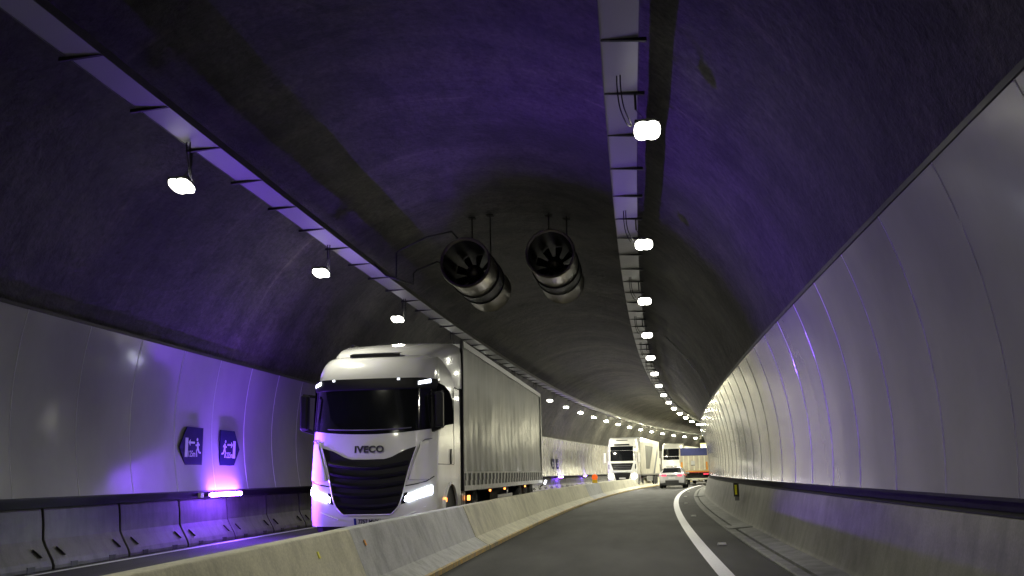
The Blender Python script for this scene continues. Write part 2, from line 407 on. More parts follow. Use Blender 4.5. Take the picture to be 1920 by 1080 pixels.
# ------------------------------------------------------------------ centre barrier
def barrier_seg(s0, s1, label, cool):
    L = W((s0+s1)/2, -2.75, 0); root = thing('concrete_barrier', label, 'barrier', L, group='precast blocks of the centre barrier', org=True)
    mb = MB(); j = random.uniform(-.006, .006)
    mb.sweep([(-2.46+j, .0), (-2.46+j, .07), (-2.70+j, .22), (-2.90+j, .70), (-2.925+j, .75), (-3.085+j, .75), (-3.11+j, .70), (-3.30+j, .22), (-3.54+j, .07), (-3.54+j, 0)], s0+.012, s1-.012, 1.4)
    mb.build('body', M['barrier_concrete_cool' if cool else 'barrier_concrete'], root, bevel=.012)
    mb = MB(); mb.sweep([(-2.452+j, .006), (-2.452+j, .073), (-2.478+j, .089), (-2.478+j, .006)], s0+.02, s1-.02, 1.4); mb.build('painted_foot', M['yellow_paint'], root)
    # bolt recesses near the top, rust brown
    n = 4
    for i in range(n):
        q = s0 + (s1-s0)*(i+.5)/n + random.uniform(-.1, .1)
        mb = MB(); zz = .62+random.uniform(-.02, .02); a = -2.70 + (-.2)*(zz-.22)/.48
        mb.add([W(q-.025, a+.004+j, zz-.035), W(q+.03, a+.004+j, zz-.03), W(q+.035, a-.008+j, zz+.02), W(q, a-.010+j, zz+.035), W(q-.035, a-.006+j, zz+.01)], [(0,1,2,3,4)])
        mb.v = [v - (W(q, 1, 0)-W(q, 0, 0))*.005 for v in mb.v]
        mb.build('lifting_hole', M['chassis_black'], root, fix=False)
    return root
s = 10.0-6.8*4; k = 0; vis = 0
while s < 112:
    lab = 'pale concrete barrier block between the two lanes, %s along from the camera' % ORD[vis] if s >= 3 else 'concrete barrier block beside the camera at the foot of the picture'
    barrier_seg(s, s+6.8, lab, cool=(k in (4, 9)))
    if s >= 3: vis += 1
    s += 6.8; k += 1

# ------------------------------------------------------------------ left wall barrier of short blocks
proto = None; i = 0; s = 13.72-2.16*3
while s < 122:
    root = thing('barrier_block', '', 'barrier block', W(s+1.08, -8.8, 0), -hd(s+1.08), 'dark barrier blocks under the left panels')
    if proto is None:
        mb = MB(); T = None
        prof = [(.13, 0), (.13, .06), (.10, .14), (-.02, .34), (-.07, .44), (-.09, .70), (-.115, .88), (-.135, .91), (-.27, .91), (-.27, 0)]
        rows = [[Vector((x, y, z)) for x, z in prof] for y in (-1.068, -.6, 0, .6, 1.068)]
        mb.grid(rows, 0, closed=True); n = len(prof); mb.f += [tuple(range(n)), tuple(4*n+j for j in reversed(range(n)))]; mb.m += [0, 0]
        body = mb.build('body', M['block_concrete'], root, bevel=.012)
        parts = [body]
        for yy in (-.55, .55):
            mb = MB(); mb.box(.118, .134, yy-.09, yy+.09, .0, .085); parts.append(mb.build('drain_slot', M['chassis_black'], root))
        for yy in (-.80, .80):
            mb = MB()
            p0 = Vector((.075, yy+.06*(1 if yy < 0 else 1), .19)); p1 = Vector((.0, yy-.06, .315)); d = Vector((.006, 0, .004))
            mb.bar(p0+d, p1+d, .05, .012); parts.append(mb.build('drip_groove', M['chassis_black'], root))
        proto = parts
    else:
        for q in proto:
            c_ = q.copy(); C.objects.link(c_); c_.parent = root
    root['label'] = 'dark concrete barrier block at the foot of the left wall, %s from the camera' % ORD[min(i, 49)] if i < 50 else 'barrier block'
    if i >= 50: root['label'] = 'dark far concrete barrier block at the left wall past the fiftieth, %s further on' % ORD[i-50]
    s += 2.16; i += 1
# service duct in the gap above the blocks
mb = MB(); mb.sweep([(-9.0, .92), (-8.94, .92), (-8.94, 1.05), (-9.0, 1.05)], S0, 130, 2)
tag(mb.build('cable_duct', M['duct_dark'], loc=W(10, -8.97, .92)), 'thin grey cable duct in the gap over the left barrier blocks', 'cable duct')
mb = MB(); mb.sweep([(2.852, .908), (3.07, .908), (3.07, 1.12), (3.0, 1.12), (3.0, .935), (2.852, .925)], S0, 100, 2)  # dark duct widened over the ledge, standing in for shade in the gap
tag(mb.build('cable_duct', M['duct_dark'], loc=W(10, 3.02, .93)), 'flat dark duct cover laid over the ledge as shade for the gap under the right hand white panels', 'cable duct')

# ------------------------------------------------------------------ cable trays
BR = 6.45/4
def zvault(a): return ZV + math.sqrt(RV**2 - (a-CX)**2)
def tray(label, a0, a1, z, s_br, brk_side):
    root = thing('cable_tray', label, 'cable tray', W(12, (a0+a1)/2, z), group='cable trays under the ceiling', org=True)
    mb = MB(); mb.sweep([(a0, z), (a1, z)], S0, 150, 1.0, closed=False, uv=True); 
    mb.build('perforated_floor', M['tray_steel'], root, fix=False)
    mb = MB()
    for x in (a0-.004, a1+.004): mb.sweep([(x-.003, z-.012), (x+.003, z-.012), (x+.003, z+.11), (x-.003, z+.11)], S0, 150, 1.0)
    mb.build('side_rail', M['grey_steel'], root)
    mb = MB(); mb.sweep([(a0+.05, z+.012), (a1-.05, z+.012), (a1-.08, z+.08), (a0+.08, z+.08)], S0, 150, 1.0); mb.build('cables', M['cable_black'], root)
    q = s_br; n = 0
    while q < 146:
        mb = MB()
        e = a0-.10 if brk_side < 0 else a1+.10; f_ = a1 if brk_side < 0 else a0
        mb.add([W(q-.02, e, z-.055), W(q-.02, f_, z-.012), W(q-.02, f_, z-.004), W(q-.02, e, z-.004), W(q+.02, e, z-.055), W(q+.02, f_, z-.012), W(q+.02, f_, z-.004), W(q+.02, e, z-.004)],
               [(0,1,2,3), (7,6,5,4), (0,4,5,1), (1,5,6,2), (2,6,7,3), (3,7,4,0)])
        o = mb.build('bracket', M['dark_steel'], root)
        mb = MB(); mid = (a1-.02) if brk_side < 0 else (a0+.02)
        for x in (a0-.03, a1+.03): mb.tube([W(q, x, z), W(q, x, zvault(x)+.04)], .011, 5)
        mb.build('hanger_rod', M['dark_steel'], o)
        q += BR; n += 1
    return root
tray('perforated grey cable tray hanging left of the fans, with triangular brackets', -6.34, -5.90, 6.25, 9.64-2*BR-4*BR, -1)
tray('perforated grey cable tray hanging right of the fans above the camera lane', -.05, .39, 6.33, 10.38-2*BR-4*BR, 1)

# ------------------------------------------------------------------ floodlights
def tilt(mb):
    Rm = Matrix.Rotation(math.radians(-14), 3, 'X'); mb.v = [Rm @ v for v in mb.v]
def flood(loc, rz, label, side, glow):
    # side +1: tray lies to the left (-x), lamp on its right; side -1 mirrored
    r = thing('floodlight', label, 'floodlight', loc, rz, 'floodlights under the cable trays')
    mb = MB(); mb.box(-.165, .165, -.17, .17, .014, .07); mb.box(-.14, .14, -.10, .10, .07, .10)
    for x in (-.12, -.06, 0, .06, .12): mb.box(x-.006, x+.006, -.10, .10, .10, .125)
    tilt(mb); mb.build('housing', M['dark_steel'], r, bevel=.008)
    for x in (-.066, .066):
        mb = MB(); zo = .001 if x > 0 else 0; mb.prism([(x+.108*math.copysign(abs(math.cos(q))**.9, math.cos(q)), .20*math.copysign(abs(math.sin(q))**.9, math.sin(q))) for q in [2*math.pi*(k+.5)/20 for k in range(20)]], 0, .03, T=lambda p: Vector((p.x, p.z, p.y-.02+zo))); tilt(mb); mb.build('lens', glow, r)
    mb = MB(); tx = -.14*side
    mb.bar((0, 0, .11), (tx, 0, .30), .03, .006); mb.bar((tx, 0, .30), (tx, 0, .56), .03, .006); mb.build('bracket', M['dark_steel'], r)
    ld = bpy.data.lights.new('floodlight_beam', 'AREA'); ld.shape = 'RECTANGLE'; ld.size = .30; ld.size_y = .2; ld.energy = LAMP_W/2; ld.color = (1.0, .97, .78); ld.spread = math.radians(96)
    for tl in (-36, 36):
        lo = bpy.data.objects.new('floodlight_beam', ld); C.objects.link(lo); lo.parent = r; lo.location = (0, 0, -.06)
        lo.rotation_euler = (Matrix.Rotation(math.radians(19*side), 3, 'Y') @ Matrix.Rotation(math.radians(tl), 3, 'X')).to_euler()
    # two slack supply cables looping from the tray floor back to the lamp
    for d in (0, .09):
        x0 = (-.33-d*.5)*side
        pts = [(x0, -.55+d*.2, .575), (x0, -.55+d*.2, .40-d*.3), (x0*.92, -.42, .20-d*.5), (x0*.7, -.2, .08-d*.6), (-.2*side, -.02, .07)]
        mb = MB(); mb.tube(smooth_pts(pts, 5), .010, 6); mb.build('supply_cable', M['cable_black'], r)
    return r
def smooth_pts(P, n):
    P = [Vector(p) for p in P]; Q = [P[0]*2-P[1]] + P + [P[-1]*2-P[-2]]; out = []
    for i in range(1, len(Q)-2):
        for k in range(n):
            t_ = k/n; a, b_, c_, d = Q[i-1], Q[i], Q[i+1], Q[i+2]
            out.append(.5*((2*b_) + (c_-a)*t_ + (2*a-5*b_+4*c_-d)*t_*t_ + (3*b_-a-3*c_+d)*t_**3))
    out.append(P[-1]); return out
for side, a, s_a, word in ((1, .50, 11.97, 'right'), (-1, -6.62, 13.12, 'left')):
    pr = None; zone = {}; far = 0
    k = -5
    while True:
        q = s_a + 6.45*k
        if q > 148: break
        if k >= 0: lab = 'lit white twin floodlight beside the %s cable tray, %s from the camera' % (word, ORD[k])
        else: lab = 'lit floodlight beside the %s cable tray overhead behind the camera, %s back' % (word, ORD[-k-1] if k < -1 else 'first')
        if q > 70 and far == 0: far = 1; pr = None
        if q > 86 and far == 1: far = 2; pr = None
        if pr is None: cur = pr = flood(W(q, a, 5.76), -hd(q), lab, side, M[('lamp_glow', 'lamp_glow_far', 'lamp_glow_deep')[far]]); base = [c_ for c_ in pr.children if c_.type == 'LIGHT'][0].data
        else: cur = dup(pr, W(q, a, 5.76), -hd(q), lab)
        # the lamps are dimmed in zones: weakest here, brightest farther in
        f = .36 if q < 11 else (1.0 if q < 42 else (1.5 if q < 58 else 3.6))
        if f not in zone: zone[f] = base.copy(); zone[f].energy = LAMP_W/2*f
        for c_ in cur.children:
            if c_.type == 'LIGHT': c_.data = zone[f]
        k += 1

# ------------------------------------------------------------------ jet fans
def jet_fan(s, a, z, label, R):
    r = thing('jet_fan', label, 'jet fan', W(s, a, z), -hd(s), 'twin jet fans under the ceiling')
    mb = MB(); mb.lathe([(.0, R*.90), (-.02, R*.96), (-.015, R*1.0), (.03, R*1.015), (.08, R*.97), (1.25, R*.97), (1.25, R*.90), (.0, R*.90)], (0,0,0)); mb.build('inlet_silencer', M['fan_steel'], r, smooth=35)
    mb = MB(); mb.lathe([(1.25, R*.92), (1.25, R*1.03), (1.29, R*1.03), (1.29, R*.985), (2.1, R*.985), (2.1, R*1.03), (2.14, R*1.03), (2.14, R*.92)], (0,0,0)); mb.build('fan_casing', M['dark_steel'], r, smooth=35)
    mb = MB(); mb.lathe([(2.14, R*.90), (2.14, R*.97), (3.35, R*.97), (3.42, R*1.0), (3.45, R*.96), (3.4, R*.88), (2.14, R*.88)], (0,0,0)); mb.build('outlet_silencer', M['fan_steel'], r, smooth=35)
    mb = MB(); mb.lathe([(.06, R*.895), (3.3, R*.87)], (0,0,0)); mb.build('inner_lining', M['fan_dark'], r, smooth=50)
    mb = MB(); mb.lathe([(1.0, .001), (1.02, R*.18), (1.10, R*.30), (1.3, R*.36), (2.0, R*.36), (2.15, R*.2), (2.2, .001)], (0,0,0), n=24); hb = mb.build('hub', M['fan_hub'], r, smooth=50)
    for k in range(9):
        th = 2*math.pi*k/9; mb = MB(); d = Vector((math.cos(th), 0, math.sin(th))); tn = Vector((-math.sin(th), 0, math.cos(th)))
        rows = []
        for t_ in (0, .35, .7, 1):
            rad = R*(.33+.53*t_); tw = math.radians(60-28*t_); cvec = tn*math.cos(tw)*.11 + Vector((0, math.sin(tw), 0))*.11
            rows.append([d*rad + Vector((0, 1.5, 0)) - cvec, d*rad + Vector((0, 1.47, 0)), d*rad + Vector((0, 1.5, 0)) + cvec])
        mb.grid(rows); mb.build('blade', M['dark_steel'], r, smooth=60, fix=False)
    for y in (2.3,):
        for x in (-R*.4, R*.4):
            top = zvault(a+x) - z + .05
            mb = MB(); mb.bar((x, y, R*.9), (x, y, top), .028, .028); mb.box(x-.09, x+.09, y-.09, y+.09, top-.12, top-.1); mb.build('mounting_strut', M['hanger_grey'], r)
        mb = MB(); mb.tube([(R*1.0*math.sin(t_), y, R*1.0*math.cos(t_)) for t_ in [math.radians(-60+120*i/16) for i in range(17)]], .022, 6); mb.build('mounting_strap', M['dark_steel'], r)
    return r
jet_fan(21.0, -3.63, 6.17, 'left one of the two steel jet fans hanging from the vault', .60)
jet_fan(21.0, -1.63, 6.29, 'right one of the two steel jet fans, nearer the right tray', .58)
for pts, lab in (([(-5.35, 5.95), (-5.35, 6.55), (-5.25, 6.62), (-4.6, 6.90), (-4.0, 7.0), (-3.85, 6.82)], 'upper black cable rising from the left tray to the left jet fan'),
                 ([(-4.93, 5.75), (-4.93, 6.02), (-4.85, 6.10), (-4.35, 6.28), (-4.2, 6.2)], 'lower black cable looping to the side of the left jet fan')):
    mb = MB(); q = 21.25; pp = [(-5.9, 6.30), (-5.6, 6.0)] + pts
    mb.tube([W(q, a, z) for a, z in pp], .022, 7); tag(mb.build('fan_cable', M['cable_black'], loc=W(q, -5, 6.3)), lab, 'cable')
# conduit crossing the right side of the vault
mb = MB(); pts = [(.39, 6.42), (1.31, 6.50), (1.75, 6.15)]
mb.tube([W(36, .39, 6.40), W(36, 1.20, 6.72)], .014, 6)
arcp = [(CX+(RV-.05)*math.sin(math.radians(x)), ZV+(RV-.05)*math.cos(math.radians(x))) for x in range(43, 73, 3)]
mb.tube([W(36, 1.20, 6.72)] + [W(36, a, z) for a, z in arcp], .016, 6)
tag(mb.build('conduit', M['conduit_steel'], loc=W(36, 1.5, 6)), 'thin steel conduit running from the right tray down the vault to the panels', 'conduit')

# ------------------------------------------------------------------ violet strip lights
def strip(s, label, L=1.46, a=-8.64, z=.985, power=STRIP_W, flip=0, yawb=0):
    r = thing('strip_light', label, 'strip light', W(s, a, z), -hd(s)+flip, 'violet strip lights over the left barrier')
    mb = MB(); mb.tube([(0.03, -L/2, 0), (.05, -L/2+.03, 0), (.05, L/2-.03, 0), (.03, L/2, 0)], [.03, .045, .045, .03], 10); mb.build('tube', M['violet_glow'], r, smooth=50)
    ld = bpy.data.lights.new('violet_beam', 'AREA'); ld.shape = 'RECTANGLE'; ld.size = .07; ld.size_y = L; ld.energy = power; ld.color = (.22, .065, 1.0); ld.spread = math.radians(108)
    lo = bpy.data.objects.new('violet_beam', ld); C.objects.link(lo); lo.parent = r; lo.location = (.10, 0, .0); lo.rotation_euler = (Matrix.Rotation(yawb, 3, 'Z') @ Matrix.Rotation(math.radians(-90-17-(10 if flip else 0)), 3, 'Y')).to_euler()
    if not flip and power > 100:
        l2 = bpy.data.lights.new('violet_wash', 'AREA'); l2.shape = 'RECTANGLE'; l2.size = .07; l2.size_y = L; l2.energy = 130; l2.color = (.22, .065, 1.0); l2.spread = math.radians(180)
        lo = bpy.data.objects.new('violet_wash', l2); C.objects.link(lo); lo.parent = r; lo.location = (.12, 0, .03); lo.rotation_euler = (0, math.radians(180-8), 0)
    mb = MB(); mb.box(-.22, .0, -L/2-.02, L/2+.02, -.03, .03); mb.build('housing', M['grey_steel'], r, bevel=.005)
    mb = MB(); mb.box(-.04, .03, -L/2-.42, -L/2-.30, -.05, .05); mb.build('junction_box', M['plate_white'], r, bevel=.006)
    return r
strip(19.5, 'long glowing violet strip light under the left panels beside the first lorry')
strip(72.9, 'small far violet strip light left of the second lorry', power=20)
strip(83.6, 'tiny far violet strip light just in front of the second lorry', .7, power=10)

# ------------------------------------------------------------------ emergency exit signs on the left panels
def clad_left(z):
    t_ = (z-1.08)/(3.84-1.08); return -8.67 + .01*t_ - .16*4*t_*(1-t_)
def exit_sign(s, point_left, dist, label, z=1.95, detail=True):
    # local x = out of the wall, y = forward along the wall, z up
    r = thing('exit_sign', label, 'sign', W(s, clad_left(z)+.03, z), -hd(s), 'blue exit signs on the left wall')
    # viewer sees +y as right; outline in (y,z)
    Wd, Hh = .50, .40
    pts = [(-Wd, 0), (-Wd*.42, Hh), (Wd, Hh), (Wd, -Hh), (-Wd*.42, -Hh)]
    sg = 1 if point_left else -1
    pts = [(y*sg, z_) for y, z_ in pts]
    lean = lambda z_: .012
    def slab(poly, x0, x1, nm, mat):
        mb = MB(); n = len(poly); vs = [Vector((x+lean(z_), y, z_)) for x in (x0, x1) for y, z_ in poly]
        mb.add(vs, [tuple(range(n)), tuple(range(2*n-1, n-1, -1))] + [(i, i+n, (i+1) % n+n, (i+1) % n) for i in range(n)]); return mb.build(nm, mat, r)
    slab(pts, -.02, 0, 'board', M['sign_blue'])
    def B(y0, y1, z0, z1): return [(y0*sg, z0), (y1*sg, z0), (y1*sg, z1), (y0*sg, z1)]
    slab(B(-.27, -.15, -.20, .18), .0, .004, 'door_symbol', M['sign_white'])
    mb_pts = [(-.13, .09), (-.05, .155), (-.05, .11), (.14, .11), (.14, .07), (-.05, .07), (-.05, .02)]
    slab([(y*sg, z_) for y, z_ in mb_pts], 0, .004, 'arrow', M['sign_white'])
    # running figure as one flat mesh
    mb = MB()
    def limb(p, q, w_):
        p = Vector((lean(p[1])+.002, p[0]*sg, p[1])); q = Vector((lean(q[1])+.002, q[0]*sg, q[1]))
        d = (q-p).normalized(); n2 = Vector((0, -d.z, d.y))*w_/2; o2 = Vector((.002, 0, 0))
        mb.add([p-n2-o2, q-n2-o2, q+n2-o2, p+n2-o2, p-n2+o2, q-n2+o2, q+n2+o2, p+n2+o2], [(0,1,2,3), (7,6,5,4), (0,4,5,1), (1,5,6,2), (2,6,7,3), (3,7,4,0)])
    mb.add([Vector((lean(.16)+.004, (.245+.035*math.cos(t_))*sg, .155+.035*math.sin(t_))) for t_ in [k*math.pi/5 for k in range(10)]], [tuple(range(10))])
    limb((.27, .11), (.28, -.02), .07); limb((.27, .09), (.21, .03), .03); limb((.21, .03), (.18, .05), .028); limb((.29, .09), (.35, .04), .03)
    limb((.28, -.01), (.23, -.08), .045); limb((.23, -.08), (.25, -.19), .035); limb((.29, -.01), (.34, -.10), .042); limb((.34, -.10), (.42, -.11), .035)
    mb.build('running_figure', M['sign_white'], r, fix=False)
    Mx = Matrix(((0, 0, 1, .004+lean(-.14)), (1, 0, 0, .02*sg), (0, 1, 0, -.14), (0, 0, 0, 1)))
    text('distance_lettering', dist, .17, M['sign_white'], r, Mx, .001, .002, .85)
exit_sign(18.15, True, '125m', 'dark blue exit sign pointing left, on the left panels by the violet light')
exit_sign(19.95, False, '225m', 'dark blue exit sign pointing right, just above the violet light')
exit_sign(70.7, True, '125m', 'tiny far blue exit sign pointing left, beyond the first lorry')
exit_sign(72.6, False, '225m', 'tiny far blue exit sign pointing right, over the far violet light')

# ------------------------------------------------------------------ delineators, studs, beacon, small barrier tags
for i, (s, a, z, hh) in enumerate(((25.1, 2.63, .79, .34), (75.7, 2.64, .66, .50))):
    r = thing('delineator', ['yellow reflective marker on the right concrete wall below the panels', 'far yellow reflective marker where the edge line meets the wall'][i], 'marker', W(s, a, z), -hd(s), 'yellow markers on the right wall')
    mb = MB(); mb.box(-.10, .02, -.0, .012, -hh/2, hh/2); mb.box(-.0, .03, -.08, .0, -hh/2, hh/2); mb.build('backplate', M['cable_black'], r)
    mb = MB(); mb.box(-.07, -.015, -.012, -.001, -hh*.36, hh*.36); mb.build('reflector', M['delineator_yellow'], r)
    mb = MB(); mb.box(-.08, .03, -.03, .03, -hh/2-.10, -hh/2); mb.build('foot', M['grey_steel'], r)
for i, s in enumerate((17.36, 28.1, 38.74, 49.0, 60.14)):
    r = thing('road_stud', 'white reflective road stud beside the edge line, %s from the camera' % ORD[i], 'road stud', W(s, 1.6, .004), -hd(s), 'white road studs')
    mb = MB(); mb.prism([(-.08, 0), (-.065, .032), (.065, .032), (.08, 0)], -.05, .05); mb.build('base', M['plate_white'], r)
    mb = MB(); mb.box(-.06, .06, -.062, -.045, .003, .030); mb.build('reflector', M['stud_white'], r)
r = thing('warning_beacon', 'orange warning lamp on a yellow base, standing on the centre barrier', 'beacon', W(49.64, -3.0, .75), -hd(49.6))
mb = MB(); mb.box(-.13, .13, -.09, .09, 0, .17); mb.build('base', M['beacon_yellow'], r, bevel=.015)
mb = MB(); mb.lathe([(-.05, .02), (-.05, .13), (-.03, .15), (.03, .15), (.05, .13), (.05, .02)], (0, 0, .29), n=20); mb.build('lens', M['beacon_orange'], r, smooth=40)
for i, (s, z) in enumerate(((8.78, .585), (10.36, .585))):
    a = -2.70 - .2*(z-.22)/.48
    mb = MB(); T = lambda p, s=s, a=a, z=z: W(s+p.y, a+.006+p.x-.42*p.z, z+p.z)
    mb.box(-.002, .008, -.02, .02, -.03, .03, T=T)
    tag(mb.build('barrier_tag', M[('delineator_yellow', 'tipper_orange')[i]], loc=W(s, a, z)), ['small bright yellow tag stuck on the near centre barrier', 'small dull yellow tag on the centre barrier right of the bright one'][i], 'tag')

#VEHICLES
# ------------------------------------------------------------------ vehicles (local: +y is the vehicle's front, x=-u where u is to the right of someone facing its front)
def interp(tab, v):
    if v <= tab[0][0]: return tab[0][1]
    for (a, x), (b_, y) in zip(tab, tab[1:]):
        if v <= b_: return x + (y-x)*(v-a)/(b_-a)
    return tab[-1][1]
class Cab:
    def __init__(s, hw, L, rake, half, R=.30, Ry=.42, crown=.05):
        s.hw, s.L, s.rake, s.half, s.R, s.Ry, s.crown = hw, L, rake, half, R, Ry, crown
    def y(s, u, z):
        h = s.hw*interp(s.half, z); R = s.R; e = max(0.0, abs(u)-(h-R))/R; e = min(e, .9995)
        return interp(s.rake, z) - s.crown*(u/h)**2 - s.Ry*(1-math.sqrt(1-e*e))
    def P(s, u, z, off=0.0):
        d = .004; yu = (s.y(u+d, z)-s.y(u-d, z))/(2*d); yz = (s.y(u, z+d)-s.y(u, z-d))/(2*d)
        n = Vector((-yu, 1, -yz)).normalized(); p = Vector((u, s.y(u, z), z)) + n*off
        return Vector((-p.x, p.y, p.z))
    def patch(s, mb, zs, xl, xr, off, nx=12, mi=0, rim=.02):
        rows = []
        for z in zs:
            a, b_ = (xl(z) if callable(xl) else interp(xl, z)), (xr(z) if callable(xr) else interp(xr, z))
            us = [a + (b_-a)*i/nx for i in range(nx+1)]
            rows.append([s.P(a, z, off-rim)] + [s.P(u, z, off) for u in us] + [s.P(b_, z, off-rim)])
        rows = [[s.P(a_u, zs[0], off-rim) for a_u in [-(p.x) for p in rows[0]]]] + rows + [[s.P(-(p.x), zs[-1], off-rim) for p in rows[-1]]]
        mb.grid(rows, mi)
    def shell(s, mb, zlow, zs, arch=None, nc=9, nf=14, ns=14, mi=0):
        # arch=(y centre, radius, z centre): wheel opening in both sides
        def ring(z, zb=False):
            h = s.hw*interp(s.half, z); out = []
            yc = s.y(h*.9999, z); side = [(-h, -s.L + (yc+s.L)*i/ns) for i in range(ns)]
            cor = [(-h + s.R*(1-math.cos(t_)), None) for t_ in [math.pi/2*i/nc for i in range(nc)]]
            fr = [(-h+s.R + (2*h-2*s.R)*i/nf, None) for i in range(nf+1)]
            pts = []
            for x, y in side: pts.append((x, y))
            for x, _ in cor: pts.append((x, s.y(max(-h*.9999, x), z)))
            for x, _ in fr: pts.append((x, s.y(x, z)))
            for x, _ in reversed(cor): pts.append((-x, s.y(max(-h*.9999, x), z)))
            for x, y in reversed(side): pts.append((-x, y))
            return pts
        zz = [zlow] + list(zs); ref = 1.30; rows = []
        for z in zz:
            row = []
            for x, y in ring(z):
                zq = z
                if arch and z < ref:
                    yc, r_, zc = arch; lo = zlow
                    if abs(y-yc) < r_: lo = max(zlow, zc + math.sqrt(r_*r_-(y-yc)**2))
                    zq = lo + (ref-lo)*(z-zlow)/(ref-zlow)
                row.append(Vector((-x, y, zq)))
            rows.append(row)
        mb.grid(rows, mi)
        top = rows[-1]; o = len(mb.v); mb.v += top; mb.f.append(tuple(range(o, o+len(top)))); mb.m.append(mi)
        mb.f.append(tuple(o - len(top)*(len(rows)) + i for i in [])) if False else None
        # rear wall
        h = s.hw; mb.add([(-h*.98, -s.L, zlow+.3), (h*.98, -s.L, zlow+.3), (h*.98, -s.L, zs[-1]), (-h*.98, -s.L, zs[-1])], [(0,1,2,3)], mi)
def fr(a, b_, n): return [a+(b_-a)*i/n for i in range(n+1)]
def wheel(parent, x, y, r, wd, side, hubm='chrome_grey', dual=False):
    mb = MB(); mb.lathe([(-wd/2, r*.55), (-wd/2, r*.86), (-wd/2+.03, r*.97), (-wd/2+.06, r), (wd/2-.06, r), (wd/2-.03, r*.97), (wd/2, r*.86), (wd/2, r*.55)], (0,0,0), 'X', 30)
    w_ = mb.build('wheel', M['rubber'], parent, smooth=35); w_.location = (x, y, r)
    mb = MB(); f = side
    mb.lathe([(f*wd*.5, r*.56), (f*wd*.44, r*.52), (f*wd*(.15 if dual else .30), r*.46), (f*wd*(.15 if dual else .36), r*.22), (f*wd*.52, r*.18), (f*wd*.54, .001)], (0,0,0), 'X', 24)
    for k in range(8):
        t_ = 2*math.pi*k/8; mb.tube([(f*wd*.3, r*.36*math.cos(t_), r*.36*math.sin(t_)), (f*wd*.40, r*.36*math.cos(t_), r*.36*math.sin(t_))], .016, 6)
    rm = mb.build('rim', M[hubm], w_, smooth=35)
    return w_
def trailer_run(root, hw, yf, yr, wheels, z0=.95):
    # chassis beams, axles and wheels under a trailer
    mb = MB()
    for x in (-.45, .45): mb.box(x-.07, x+.07, yr+.1, yf-.6, .80, z0-.005)
    for y in wheels: mb.box(-hw+.3, hw-.3, y-.07, y+.07, .42, .56)
    mb.build('chassis', M['chassis_black'], root)
    for y in wheels:
        for sd in (-1, 1): wheel(root, sd*(hw-.19), y, .47, .34, sd, dual=False)

